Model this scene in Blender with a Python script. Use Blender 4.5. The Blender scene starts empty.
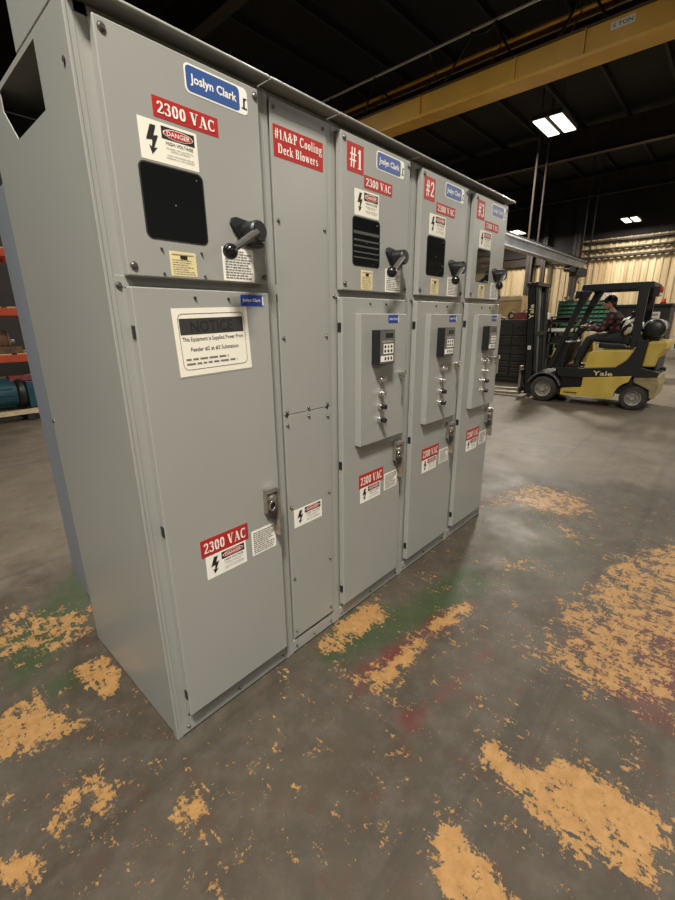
import bpy, bmesh, math, random
import numpy as np
from mathutils import Matrix, Vector, noise
random.seed(7)
PI = math.pi
COL = bpy.context.scene.collection
SC = bpy.context.scene

# ------------------------------------------------------------------ materials
MATS = {}
def lin(c):
    return tuple(((v/255)/12.92 if v/255 <= .04045 else ((v/255+.055)/1.055)**2.4) for v in c)
def mat(name, col, rough=.5, metal=0., var=.0, scale=8., bump=0., bscale=60., spec=.5, emit=None, es=0., coat=0.):
    """plain principled surface with optional noise mottling of the colour and a fine bump"""
    m = bpy.data.materials.new(name); m.use_nodes = True
    nt = m.node_tree; b = nt.nodes['Principled BSDF']
    b.inputs['Roughness'].default_value = rough
    b.inputs['Metallic'].default_value = metal
    b.inputs['Specular IOR Level'].default_value = spec
    b.inputs['Coat Weight'].default_value = coat
    c = tuple(col) + (1.,)
    b.inputs['Base Color'].default_value = c
    tc = nt.nodes.new('ShaderNodeTexCoord')
    if var > 0:
        n = nt.nodes.new('ShaderNodeTexNoise'); n.inputs['Scale'].default_value = scale
        n.inputs['Detail'].default_value = 6
        r = nt.nodes.new('ShaderNodeValToRGB')
        r.color_ramp.elements[0].position = .3; r.color_ramp.elements[1].position = .7
        r.color_ramp.elements[0].color = tuple(v*(1-var) for v in col)+(1,)
        r.color_ramp.elements[1].color = tuple(min(1, v*(1+var)) for v in col)+(1,)
        nt.links.new(tc.outputs['Object'], n.inputs['Vector'])
        nt.links.new(n.outputs['Fac'], r.inputs['Fac']); nt.links.new(r.outputs['Color'], b.inputs['Base Color'])
    if bump > 0:
        n2 = nt.nodes.new('ShaderNodeTexNoise'); n2.inputs['Scale'].default_value = bscale; n2.inputs['Detail'].default_value = 4
        bp = nt.nodes.new('ShaderNodeBump'); bp.inputs['Strength'].default_value = bump; bp.inputs['Distance'].default_value = .01
        nt.links.new(tc.outputs['Object'], n2.inputs['Vector'])
        nt.links.new(n2.outputs['Fac'], bp.inputs['Height']); nt.links.new(bp.outputs['Normal'], b.inputs['Normal'])
    if emit:
        b.inputs['Emission Color'].default_value = tuple(emit)+(1,); b.inputs['Emission Strength'].default_value = es
    MATS[name] = m
    return m
mat('gray', (.30,.305,.285), .31, var=.04, scale=1.6, bump=.05, bscale=3.0)
mat('gray_side', (.30,.310,.295), .33, var=.05, scale=1.2, bump=.05, bscale=2.0)
mat('gray_rear', (.20,.23,.27), .5, var=.05, scale=2)
mat('black', (.012,.012,.013), .4)
mat('black_gloss', (.01,.01,.011), .16)
mat('black_matte', (.015,.014,.013), .7)
mat('dark_steel', (.03,.028,.025), .5, metal=.3, var=.3, scale=5)
mat('chrome', (.75,.74,.72), .16, metal=1.)
mat('steel', (.42,.41,.39), .38, metal=.85)
mat('tarnished', (.36,.32,.27), .42, metal=.8, var=.25, scale=40)
mat('screw', (.16,.15,.14), .4, metal=.7)
mat('red', (.40,.018,.016), .5)
mat('maroon', (.16,.03,.03), .6, var=.4)
mat('white', (.82,.80,.74), .5)
mat('cream', (.80,.77,.66), .55)
mat('blue', (.040,.095,.29), .35)
mat('blue_deep', (.015,.045,.28), .35)
mat('ink', (.012,.011,.01), .6)
mat('ink_gray', (.16,.15,.14), .6)
mat('ink_soft', (.33,.31,.28), .6)
mat('notice_ink', (.030,.030,.030), .6)
mat('notice_txt', (.010,.010,.010), .6)
mat('tag_yellow', (.72,.62,.32), .55)
mat('pane_bar', (.05,.05,.045), .4)
mat('screen', (.02,.03,.02), .2)
mat('keypad', (.10,.10,.095), .45)
mat('handle_gray', (.12,.115,.11), .35, metal=.4)
mat('fork_yellow', (.52,.38,.075), .4, var=.12, scale=4)
mat('fork_dull', (.30,.24,.12), .55, var=.3, scale=7)
mat('crane_yellow', (.70,.40,.06), .5, var=.15, scale=1.2)
mat('crane_dark', (.09,.05,.02), .6, var=.3, scale=2)
mat('tyre', (.035,.032,.028), .8, var=.4, scale=14)
mat('rim', (.34,.32,.28), .55, metal=.4, var=.35, scale=12)
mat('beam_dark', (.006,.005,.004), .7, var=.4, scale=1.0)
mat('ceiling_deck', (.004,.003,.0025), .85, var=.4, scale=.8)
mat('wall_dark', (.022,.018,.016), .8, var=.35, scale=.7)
mat('galvanised', (.40,.42,.45), .4, metal=.5, var=.2, scale=3)
mat('orange', (.42,.055,.015), .5, var=.15, scale=6)
mat('rust', (.12,.06,.03), .7, var=.5, scale=8)
mat('teal', (.014,.06,.08), .38, var=.25, scale=6)
mat('wood', (.42,.29,.13), .7, var=.25, scale=6)
mat('wood_pale', (.50,.40,.26), .7, var=.25, scale=6)
mat('green_bin', (.06,.22,.13), .45)
mat('steel_blue', (.06,.14,.20), .5)
mat('olive', (.05,.05,.035), .6, var=.3)
mat('skin', (.42,.22,.15), .55)
mat('hair', (.014,.012,.011), .7)
mat('trousers', (.016,.016,.019), .8, var=.2)
mat('boot', (.03,.022,.016), .6)
mat('red_lens', (.55,.03,.02), .2)
mat('lens_clear', (.7,.68,.6), .15)
mat('brown_steel', (.026,.018,.012), .6, var=.3, scale=2)
mat('tube_light', (1,.95,.85), .5, emit=(1.0,.90,.74), es=2)
mat('glassy', (.008,.009,.009), .07, var=.0)

def plaid():
    m = mat('plaid', (.10,.018,.018), .85); nt = m.node_tree; b = nt.nodes['Principled BSDF']
    tc = nt.nodes.new('ShaderNodeTexCoord')
    w1 = nt.nodes.new('ShaderNodeTexWave'); w1.bands_direction = 'Z'; w1.inputs['Scale'].default_value = 3.2
    w2 = nt.nodes.new('ShaderNodeTexWave'); w2.bands_direction = 'Y'; w2.inputs['Scale'].default_value = 3.2
    mx = nt.nodes.new('ShaderNodeMath'); mx.operation = 'MULTIPLY'
    r = nt.nodes.new('ShaderNodeValToRGB')
    r.color_ramp.elements[0].color = (.014,.010,.012,1); r.color_ramp.elements[1].color = (.17,.045,.045,1)
    r.color_ramp.elements[0].position = .1; r.color_ramp.elements[1].position = .8
    for w in (w1, w2): nt.links.new(tc.outputs['Object'], w.inputs['Vector'])
    nt.links.new(w1.outputs['Fac'], mx.inputs[0]); nt.links.new(w2.outputs['Fac'], mx.inputs[1])
    nt.links.new(mx.outputs[0], r.inputs['Fac']); nt.links.new(r.outputs['Color'], b.inputs['Base Color'])
plaid()
def crumple():
    m = mat('crumpled_film', (.5,.48,.42), .25); nt = m.node_tree; b = nt.nodes['Principled BSDF']
    tc = nt.nodes.new('ShaderNodeTexCoord')
    n = nt.nodes.new('ShaderNodeTexWave'); n.bands_direction='DIAGONAL'; n.inputs['Scale'].default_value = 3.2; n.inputs['Distortion'].default_value = 6.0
    r = nt.nodes.new('ShaderNodeValToRGB'); r.color_ramp.interpolation = 'CONSTANT'
    r.color_ramp.elements[0].color = (.02,.02,.02,1); r.color_ramp.elements[1].color = (.72,.69,.6,1); r.color_ramp.elements[1].position = .48
    nt.links.new(tc.outputs['Object'], n.inputs['Vector']); nt.links.new(n.outputs['Fac'], r.inputs['Fac'])
    nt.links.new(r.outputs['Color'], b.inputs['Base Color'])
crumple()
def corrugated():
    m = mat('corrugated', (.66,.54,.34), .55); nt = m.node_tree; b = nt.nodes['Principled BSDF']
    tc = nt.nodes.new('ShaderNodeTexCoord'); mp = nt.nodes.new('ShaderNodeMapping')
    mp.inputs['Scale'].default_value = (1, 1.4, .12)
    n = nt.nodes.new('ShaderNodeTexNoise'); n.inputs['Scale'].default_value = 1.0; n.inputs['Detail'].default_value = 8
    r = nt.nodes.new('ShaderNodeValToRGB')
    r.color_ramp.elements[0].color = (.34,.24,.12,1); r.color_ramp.elements[1].color = (.66,.54,.34,1)
    r.color_ramp.elements[0].position = .32; r.color_ramp.elements[1].position = .6
    nt.links.new(tc.outputs['Object'], mp.inputs['Vector']); nt.links.new(mp.outputs[0], n.inputs['Vector'])
    nt.links.new(n.outputs['Fac'], r.inputs['Fac']); nt.links.new(r.outputs['Color'], b.inputs['Base Color'])
corrugated()

# ------------------------------------------------------------------ mesh builder
class MB:
    def __init__(s, T=None):
        s.v=[]; s.f=[]; s.m=[]; s.sm=[]; s.names=[]; s.T=T or Matrix()
    def mi(s, n):
        if n not in s.names: s.names.append(n)
        return s.names.index(n)
    def add(s, vs, fs, m, smooth=False):
        o=len(s.v); s.v += [tuple(s.T @ Vector(v)) for v in vs]
        k=s.mi(m)
        for f in fs: s.f.append(tuple(i+o for i in f)); s.m.append(k); s.sm.append(smooth)
        return s
    def box(s, a, b, m):
        x0,y0,z0=[min(p,q) for p,q in zip(a,b)]; x1,y1,z1=[max(p,q) for p,q in zip(a,b)]
        return s.add([(x0,y0,z0),(x1,y0,z0),(x1,y1,z0),(x0,y1,z0),(x0,y0,z1),(x1,y0,z1),(x1,y1,z1),(x0,y1,z1)],
            [(0,3,2,1),(4,5,6,7),(0,1,5,4),(1,2,6,5),(2,3,7,6),(3,0,4,7)], m)
    def cbox(s, c, d, m):
        return s.box([p-q/2 for p,q in zip(c,d)], [p+q/2 for p,q in zip(c,d)], m)
    def frustum(s, p, q, r0, r1, m, n=16, caps=True):
        p=Vector(p); q=Vector(q); d=(q-p).normalized(); a=d.orthogonal().normalized(); b=d.cross(a)
        vs=[]
        for c,r in((p,r0),(q,r1)):
            for i in range(n):
                t=2*PI*i/n; vs.append(tuple(c+a*r*math.cos(t)+b*r*math.sin(t)))
        s.add(vs,[(i,(i+1)%n,n+(i+1)%n,n+i) for i in range(n)],m,True)
        if caps:
            s.add(vs,[tuple(range(n))[::-1],tuple(range(n,2*n))],m)
        return s
    def cyl(s,p,q,r,m,n=16,caps=True): return s.frustum(p,q,r,r,m,n,caps)
    def sphere(s,c,r,m,nu=14,nv=9,sc=(1,1,1)):
        vs=[(c[0],c[1],c[2]+r*sc[2])]
        for j in range(1,nv):
            ph=PI*j/nv
            for i in range(nu):
                t=2*PI*i/nu; vs.append((c[0]+r*sc[0]*math.sin(ph)*math.cos(t),c[1]+r*sc[1]*math.sin(ph)*math.sin(t),c[2]+r*sc[2]*math.cos(ph)))
        vs.append((c[0],c[1],c[2]-r*sc[2])); L=len(vs)-1
        fs=[(0,1+i,1+(i+1)%nu) for i in range(nu)]
        for j in range(nv-2):
            for i in range(nu):
                a=1+j*nu; fs.append((a+i,a+nu+i,a+nu+(i+1)%nu,a+(i+1)%nu))
        a=1+(nv-2)*nu
        fs+=[(a+i,L,a+(i+1)%nu) for i in range(nu)]
        return s.add(vs,fs,m,True)
    def tube(s,pts,r,m,n=8):
        pts=[Vector(p) for p in pts]; rs=r if isinstance(r,(list,tuple)) else [r]*len(pts)
        vs=[]; a=None
        for i,p in enumerate(pts):
            d=(pts[min(i+1,len(pts)-1)]-pts[max(i-1,0)]).normalized()
            a = d.orthogonal().normalized() if a is None else (a-d*a.dot(d)).normalized()
            b=d.cross(a)
            for k in range(n):
                t=2*PI*k/n; vs.append(tuple(p+a*rs[i]*math.cos(t)+b*rs[i]*math.sin(t)))
        fs=[]
        for i in range(len(pts)-1):
            for k in range(n): fs.append((i*n+k,i*n+(k+1)%n,(i+1)*n+(k+1)%n,(i+1)*n+k))
        s.add(vs,fs,m,True)
        s.add(vs,[tuple(range(n))[::-1],tuple(range((len(pts)-1)*n,len(pts)*n))],m)
        return s
    def prism(s,poly,axis,a,b,m):
        """polygon in the two other axes (in order x,y,z) extruded from a to b along axis"""
        def P(u,v,w):
            return {0:(w,u,v),1:(u,w,v),2:(u,v,w)}[axis]
        n=len(poly)
        vs=[P(u,v,a) for u,v in poly]+[P(u,v,b) for u,v in poly]
        return s.add(vs,[tuple(range(n))[::-1],tuple(range(n,2*n))]+[(i,(i+1)%n,n+(i+1)%n,n+i) for i in range(n)],m)
    def ring(s,c,axis,r0,r1,w,m,n=28,a0=0,a1=2*PI):
        """flat ring / arc solid round an axis, width w along it"""
        full = abs(a1-a0-2*PI)<1e-4; k=n if full else n+1
        vs=[]
        for i in range(k):
            t=a0+(a1-a0)*i/n
            for rr in(r0,r1):
                for o in(-w/2,w/2):
                    u,v=rr*math.cos(t),rr*math.sin(t)
                    p={0:(o,u,v),1:(u,o,v),2:(u,v,o)}[axis]
                    vs.append(tuple(x+y for x,y in zip(c,p)))
        fs=[]
        for i in range(n):
            a=i*4; b=((i+1)%k)*4
            fs+=[(a,a+1,b+1,b),(a+3,a+2,b+2,b+3),(a+2,a,b,b+2),(a+1,a+3,b+3,b+1)]
        s.add(vs,fs,m,True)
        if not full: s.add(vs,[(0,2,3,1),((k-1)*4,(k-1)*4+1,(k-1)*4+3,(k-1)*4+2)],m)
        return s
    def merge(s, me, M, m, smooth=True):
        return s.add([tuple(M @ v.co) for v in me.vertices],[tuple(p.vertices) for p in me.polygons],m,smooth)
    def build(s,name,parent=None,bevel=0.,loc=None,fix=True):
        me=bpy.data.meshes.new(name); me.from_pydata(s.v,[],s.f)
        for n in s.names: me.materials.append(MATS[n])
        me.polygons.foreach_set('material_index',s.m); me.polygons.foreach_set('use_smooth',s.sm)
        me.update()
        if fix:
            bm=bmesh.new(); bm.from_mesh(me); bmesh.ops.recalc_face_normals(bm,faces=bm.faces); bm.to_mesh(me); bm.free()
        o=bpy.data.objects.new(name,me); COL.objects.link(o)
        if parent: o.parent=parent
        if loc: o.location=loc
        if bevel:
            bv=o.modifiers.new('bevel','BEVEL'); bv.width=bevel; bv.segments=2; bv.limit_method='ANGLE'; bv.angle_limit=math.radians(40)
        return o
def tag(o,label=None,cat=None,group=None,kind=None):
    if label: o['label']=label
    if cat: o['category']=cat
    if group: o['group']=group
    if kind: o['kind']=kind
    return o
def thing(name,label,cat,loc=(0,0,0),group=None,rz=0):
    o=bpy.data.objects.new(name,None); COL.objects.link(o); o.location=loc; o.rotation_euler=(0,0,rz)
    o.empty_display_size=.1
    return tag(o,label,cat,group)
def struct(name,mb,bevel=0,fix=True):
    return tag(mb.build(name,bevel=bevel,fix=fix),kind='structure')

# ------------------------------------------------------------------ lettering
_T={}
def textmesh(txt,bold=.0):
    if (txt,bold) in _T: return _T[(txt,bold)]
    c=bpy.data.curves.new('t','FONT'); c.body=txt; c.size=1; c.offset=bold; c.resolution_u=2
    o=bpy.data.objects.new('t',c); COL.objects.link(o)
    dg=bpy.context.evaluated_depsgraph_get(); me=bpy.data.meshes.new_from_object(o.evaluated_get(dg))
    vs=[(v.co.x,v.co.y) for v in me.vertices]; fs=[tuple(p.vertices) for p in me.polygons]
    bpy.data.objects.remove(o); bpy.data.curves.remove(c); bpy.data.meshes.remove(me)
    x0=min(v[0] for v in vs); x1=max(v[0] for v in vs); y0=min(v[1] for v in vs); y1=max(v[1] for v in vs)
    vs=[((x-x0)/(x1-x0),(y-y0)/(y1-y0)) for x,y in vs]
    _T[(txt,bold)]=(vs,fs); return vs,fs
# own bold serif letters drawn with a broad nib; (polyline, nib width)
def arc(cx,cy,rx,ry,a0,a1,n=12):
    return [(cx+rx*math.cos(math.radians(a0+(a1-a0)*i/n)),cy+ry*math.sin(math.radians(a0+(a1-a0)*i/n))) for i in range(n+1)]
W=.17; t=.055
SERIF={
 '0':(.56,[(arc(.28,.5,.17,.46,0,360,24),W)]),
 '1':(.42,[([(.22,.03),(.22,.95)],W),([(.08,.80),(.20,.93)],.06),([(.08,.025),(.36,.025)],.03)]),
 '2':(.56,[(arc(.27,.72,.17,.24,170,-35,12)+[(.08,.10)],.14),([(.08,.07),(.46,.07)],.05),([(.10,.12),(.46,.12)],.05),([(.49,.08),(.52,.26)],.03)]),
 '3':(.54,[(arc(.24,.73,.16,.23,160,-70,10),.14),(arc(.23,.28,.20,.26,80,-160,12),.15)]),
 'V':(.72,[([(.14,.97),(.36,.06)],.19),([(.36,.04),(.58,.97)],.05),([(.0,.975),(.30,.975)],.03),([(.46,.975),(.70,.975)],.03)]),
 'A':(.74,[([(.12,.03),(.36,.96)],.05),([(.36,.94),(.60,.03)],.19),([(.20,.32),(.50,.32)],.03),([(.0,.025),(.24,.025)],.03),([(.46,.025),(.73,.025)],.03)]),
 'C':(.70,[(arc(.37,.5,.26,.46,50,310,20),.16),([(.60,.98),(.60,.68)],.03),([(.60,.30),(.60,.14)],.03)]),
 '#':(.62,[([(.14,.02),(.24,.98)],.10),([(.36,.02),(.46,.98)],.10),([(.04,.34),(.54,.34)],.06),([(.04,.37),(.54,.37)],.06),([(.08,.64),(.58,.64)],.06),([(.08,.67),(.58,.67)],.06)]),
 '&':(.80,[(arc(.34,.76,.12,.19,-60,240,14),.10),([(.28,.66),(.62,.04)],.18),(arc(.28,.27,.20,.24,70,330,14),.14),([(.48,.14),(.68,.50)],.05),([(.56,.51),(.76,.51)],.03)]),
 'P':(.62,[([(.16,.03),(.16,.97)],.18),([(.16,.97)]+arc(.32,.73,.16,.24,90,-90,10)+[(.16,.49)],.15),([(.0,.025),(.32,.025)],.03),([(.0,.975),(.2,.975)],.03)]),
 'D':(.74,[([(.16,.03),(.16,.97)],.18),([(.16,.97)]+arc(.34,.5,.25,.47,90,-90,12)+[(.16,.03)],.16),([(.0,.025),(.2,.025)],.03),([(.0,.975),(.2,.975)],.03)]),
 'B':(.66,[([(.16,.03),(.16,.97)],.18),([(.16,.97)]+arc(.34,.75,.13,.22,90,-90,10)+[(.16,.53)],.14),([(.16,.53)]+arc(.36,.28,.15,.25,90,-90,10)+[(.16,.03)],.15),([(.0,.025),(.2,.025)],.03),([(.0,.975),(.2,.975)],.03)]),
 'o':(.50,[(arc(.25,.33,.15,.30,0,360,20),.15)]),
 'l':(.30,[([(.15,.03),(.15,.97)],.15),([(.02,.025),(.28,.025)],.03),([(.04,.975),(.15,.975)],.03)]),
 'i':(.30,[([(.15,.03),(.15,.64)],.15),([(.02,.025),(.28,.025)],.03),([(.04,.645),(.15,.645)],.03),([(.15,.84),(.15,.93)],.15)]),
 'n':(.58,[([(.14,.03),(.14,.64)],.14),(arc(.28,.48,.16,.15,150,0,8)+[(.44,.03)],.14),([(.01,.025),(.26,.025)],.03),([(.32,.025),(.57,.025)],.03),([(.02,.645),(.14,.645)],.03)]),
 'g':(.52,[(arc(.23,.44,.13,.19,0,360,18),.13),(arc(.25,-.10,.19,.15,0,360,18),.10),([(.14,.22),(.10,.12),(.30,.05)],.08),([(.32,.60),(.48,.62)],.06)]),
 'e':(.46,[(arc(.25,.33,.14,.30,5,320,18),.14),([(.12,.37),(.40,.37)],.03)]),
 'c':(.44,[(arc(.25,.33,.15,.30,45,315,16),.14),([(.38,.5),(.38,.54)],.09)]),
 'k':(.58,[([(.14,.03),(.14,.97)],.14),([(.44,.63),(.20,.30)],.05),([(.24,.38),(.46,.04)],.15),([(.01,.025),(.27,.025)],.03),([(.02,.975),(.14,.975)],.03),([(.34,.025),(.58,.025)],.03),([(.32,.645),(.54,.645)],.03)]),
 'w':(.74,[([(.10,.63),(.24,.04)],.14),([(.24,.04),(.36,.60)],.04),([(.36,.62),(.50,.04)],.14),([(.50,.04),(.64,.62)],.04),([(.0,.645),(.22,.645)],.03),([(.54,.645),(.74,.645)],.03)]),
 'r':(.46,[([(.14,.03),(.14,.64)],.14),(arc(.30,.46,.14,.16,160,60,6),.08),([(.37,.54),(.37,.60)],.10),([(.01,.025),(.29,.025)],.03),([(.02,.645),(.14,.645)],.03)]),
 's':(.40,[(arc(.21,.48,.11,.14,50,250,10)+arc(.21,.18,.12,.14,70,-150,10),.11)]),
 ' ':(.26,[]),
}
def serif(txt):
    vs=[];fs=[];x=0
    for ch in txt:
        w,st=SERIF[ch]
        for pl,nw in st:
            for (ax,ay),(bx,by) in zip(pl,pl[1:]):
                if abs(ax-bx)+abs(ay-by)<1e-6: continue
                P=[(px+sx*nw/2,py+sy*t/2) for px,py in((ax,ay),(bx,by)) for sx in(-1,1) for sy in(-1,1)]
                # convex hull
                P=sorted(set(P)); lo=[];up=[]
                cr=lambda o,a,b:(a[0]-o[0])*(b[1]-o[1])-(a[1]-o[1])*(b[0]-o[0])
                for p in P:
                    while len(lo)>1 and cr(lo[-2],lo[-1],p)<=0: lo.pop()
                    lo.append(p)
                for p in P[::-1]:
                    while len(up)>1 and cr(up[-2],up[-1],p)<=0: up.pop()
                    up.append(p)
                H=lo[:-1]+up[:-1]; o=len(vs)
                vs+=[(x+u,v) for u,v in H]; fs.append(tuple(range(o,o+len(H))))
        x+=w+.06
    W_=x-.06
    return [(u/W_,v) for u,v in vs],fs      # x 0..1, baseline 0, cap height 1
class Decal:
    """flat printed sheet: u to the right, v up, n outward; everything printed on it is part of its one mesh"""
    def __init__(s,org,U=(1,0,0),V=(0,0,1),N=(0,-1,0),rot=0):
        U=Vector(U);V=Vector(V);N=Vector(N)
        if rot:
            R=Matrix.Rotation(rot,3,N); U=R@U; V=R@V
        s.o=Vector(org);s.U=U;s.V=V;s.N=N;s.mb=MB()
    def P(s,u,v,k): return tuple(s.o+s.U*u+s.V*v+s.N*(k*.0005))
    def poly(s,pts,m,k=2): s.mb.add([s.P(u,v,k) for u,v in pts],[tuple(range(len(pts)))],m); return s
    def rect(s,u0,v0,u1,v1,m,k=2): return s.poly([(u0,v0),(u1,v0),(u1,v1),(u0,v1)],m,k)
    def plate(s,w,h,m,r=0):
        pts=rrect(0,0,w,h,r) if r else [(0,0),(w,0),(w,h),(0,h)]
        n=len(pts); vs=[s.P(u,v,-.6) for u,v in pts]+[s.P(u,v,1.4) for u,v in pts]
        s.mb.add(vs,[tuple(range(n,2*n))]+[(i,(i+1)%n,n+(i+1)%n,n+i) for i in range(n)],m); s.w=w;s.h=h; return s
    def text(s,txt,u0,v0,w,h,m,k=3,bold=.0):
        vs,fs=textmesh(txt,bold); s.mb.add([s.P(u0+a*w,v0+b*h,k) for a,b in vs],fs,m); return s
    def serif(s,txt,u0,v0,w,h,m,k=3):
        vs,fs=serif(txt)
        for i,f in enumerate(fs): s.mb.add([s.P(u0+vs[j][0]*w,v0+vs[j][1]*h,k+.08*(i%23)) for j in f],[tuple(range(len(f)))],m)   # strokes never coplanar
        return s
    def lines(s,u0,v0,u1,v1,n,m,fill=.45,seed=0,k=3):
        rnd=random.Random(seed); st=(v1-v0)/n
        for i in range(n):
            v=v1-(i+1)*st+st*.2; u=u0; end=u1-(u1-u0)*rnd.choice([0,0,.05,.15,.3])
            while u<end-.002:
                w=min(rnd.uniform(.05,.16)*(u1-u0),end-u); s.rect(u,v,u+w,v+st*fill,m,k); u+=w+.025*(u1-u0)
        return s
    def build(s,name,parent): return s.mb.build(name,parent,fix=False)
def rrect(u0,v0,u1,v1,r,n=5):
    pts=[]
    for cx,cy,a in((u1-r,v0+r,-90),(u1-r,v1-r,0),(u0+r,v1-r,90),(u0+r,v0+r,180)):
        pts+=arc(cx,cy,r,r,a,a+90,n)
    return pts

CAMP=(-0.4858,-1.2723,1.5101); YAW=0.83141; PIT=0.29555; ROL=-0.01043; FPX=423.83
EXPO=0.24; PW=420
KEYS=[(-1.9,-2.4,1.75,6.6),(-6,-3.5,.5,6.6),(11.2,-11.0,1.3,6.6),(25,-10.6,1.2,6.6),(12,-3.6,.6,6.6),(19.5,-4,.7,6.6),(4.2,10.5,.8,7.2),(4.5,2.8,.3,7.2),(-1.5,-10.5,.3,6.6)]  # unseen lamps; the higher pair is set there to light the crane girder
# ------------------------------------------------------------------ switchgear line-up
DY=-.030                     # front face of the doors
def sign_voltage(P,x,z,w,h,y=DY,name='voltage_sign'):
    d=Decal((x,y,z)).plate(w,h,'red'); d.serif('2300 VAC',w*.055,h*.2,w*.89,h*.6,'white'); return d.build(name,P)
def bolt_mark(d,u,v,w,h):
    q=[(.55,1),(.95,1),(.62,.60),(1.0,.66),(.52,.20),(.80,.26),(.30,-.02),(.22,.34),(.36,.24),(.52,.48),(.05,.42)]
    q=[(.50,1.0),(.88,1.0),(.66,.64),(.98,.68),(.62,.22),(.86,.26),(.46,.0),(.30,.30),(.48,.24),(.56,.50),(.14,.46)]
    pts=[(u+a*w,v+b*h) for a,b in q]
    # split in simple convex-ish pieces
    d.poly([pts[0],pts[1],pts[2],pts[9],pts[10]],'ink',3); d.poly([pts[2],pts[3],pts[4],pts[8],pts[9]],'ink',3); d.poly([pts[4],pts[5],pts[6],pts[7],pts[8]],'ink',3)
def sign_danger(P,x,z,w,h,y=DY,m='cream',name='danger_sign'):
    d=Decal((x,y,z)).plate(w,h,m)
    bolt_mark(d,w*.07,h*.16,w*.24,h*.72)
    d.rect(w*.37,h*.62,w*.95,h*.93,'ink',2)
    d.poly(arc(w*.66,h*.775,w*.265,h*.13,0,360,20)[:-1],'white',3); d.poly(arc(w*.66,h*.775,w*.25,h*.112,0,360,20)[:-1],'red',4)
    d.text('DANGER',w*.46,h*.715,w*.40,h*.12,'white',5,.01)
    d.text('HIGH VOLTAGE',w*.43,h*.49,w*.48,h*.085,'ink',3,.01)
    d.text('HAZARD OF ELECTRICAL',w*.43,h*.385,w*.48,h*.045,'ink_gray',3); d.text('SHOCK OR BURN.',w*.50,h*.32,w*.34,h*.045,'ink_gray',3)
    d.text('TURN OFF POWER BEFORE',w*.43,h*.21,w*.48,h*.045,'ink_gray',3); d.text('WORKING ON THIS EQUIPMENT',w*.42,h*.14,w*.50,h*.045,'ink_gray',3)
    return d.build(name,P)
def sign_instr(P,x,z,w,h,seed,y=DY,m='white'):
    d=Decal((x,y,z)).plate(w,h,m); d.lines(w*.07,h*.06,w*.94,h*.94,11,'ink_gray',.5,seed); return d.build('instruction_label',P)
def plate_name(P,x,z,w,h,y=DY):
    d=Decal((x,y,z)).plate(w,h,'white',h*.2)
    d.poly(rrect(w*.02,h*.06,w*.86,h*.94,h*.17),'blue',2)
    d.text('Joslyn Clark',w*.08,h*.27,w*.73,h*.42,'white',3,.022)
    # small monogram at the right end
    d.poly([(w*.915,h*.22),(w*.945,h*.22),(w*.955,h*.62),(w*.925,h*.62)],'ink',3); d.rect(w*.89,h*.22,w*.93,h*.27,'ink',3); d.rect(w*.945,h*.58,w*.985,h*.63,'ink',3); d.rect(w*.945,h*.22,w*.985,h*.27,'ink',3)
    return d.build('name_plate',P)
def plate_small(P,x,z,w,h,y):
    d=Decal((x,y,z)).plate(w,h,'blue_deep',h*.15); d.rect(w*.93,h*.1,w*.99,h*.9,'white',2)
    d.text('Joslyn Clark',w*.08,h*.32,w*.78,h*.36,'white',3,.012); return d.build('name_plate',P)
def tag_yellow(P,x,z,w,h,seed):
    d=Decal((x,DY,z)).plate(w,h,'tag_yellow'); d.lines(w*.08,h*.06,w*.92,h*.72,7,'ink_soft',.3,seed)
    d.text('WARNING',w*.1,h*.84,w*.8,h*.09,'ink',3,.01) if False else d.rect(w*.08,h*.86,w*.92,h*.90,'ink_soft',3)
    d.poly(rrect(w*.38,h*.70,w*.66,h*.84,h*.04),'ink',3); return d.build('yellow_tag',P)
class Screws:
    def __init__(s): s.l=[]
    def build(s,name,P):
        for mb in s.l: mb.build(name,P)
def screw(S_,x,z,y,r=.006,m='screw'):
    mb=MB(); S_.l.append(mb)
    mb.cyl((x,y+.001,z),(x,y-.003,z),r*1.25,m,12); mb.frustum((x,y-.003,z),(x,y-.0065,z),r*1.0,r*.6,m,12)
def window(P,x0,x1,z0,z1,n_bars=0):
    """viewing pane: dark glass behind a thin rubber bead"""
    n=Decal((x0,DY,z0)); w=x1-x0;h=z1-z0
    n.plate(w,h,'black_matte',.018)
    n.poly(rrect(.004,.004,w-.004,h-.004,.015),'glassy',2.2)
    o=n.mb
    if n_bars:
        for i,(v,hh) in enumerate(((.66,.06),(.52,.035),(.40,.035),(.28,.03),(.17,.03))[:n_bars]): n.rect(.008,h*v,w-.008,h*(v+hh),'pane_bar',2.6)  # dark grey bars printed across the glass face
    for u,v in((.5,.5),(.88,.9)): o.cyl((x0+w*u,DY-.001,z0+h*v),(x0+w*u,DY-.002,z0+h*v),.0022,'steel',8)
    return n.build('viewing_window',P)
def handle(P,bx,bz):
    h=MB()
    # ear plate, tilted
    T=Matrix.Translation((bx,DY,bz)) @ Matrix.Rotation(math.radians(22),4,'Y')
    h.T=T
    h.prism([(-.070,.012),(-.060,.020),(-.02,.030),(.02,.030),(.064,.014),(.064,-.014),(.02,-.034),(-.02,-.034),(-.070,-.006)],1,0,-.012,'black')
    h.cyl((.052,-.012,0),(.052,-.02,0),.007,'chrome',10); pass
    h.T=Matrix.Translation((bx,DY,bz))
    h.frustum((0,-.010,0),(0,-.060,0),.034,.032,'black',24); h.frustum((0,-.060,0),(0,-.066,0),.032,.027,'black',24)
    o=h.build('handle_base',P)
    a=MB(Matrix.Translation((bx,DY,bz)))
    a.frustum((-.008,-.058,-.004),(-.120,-.082,-.068),.0125,.0105,'handle_gray',14)
    a.sphere((-.130,-.085,-.074),.0225,'black_gloss',18,12)
    return a.build('operating_lever',P)
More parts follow.
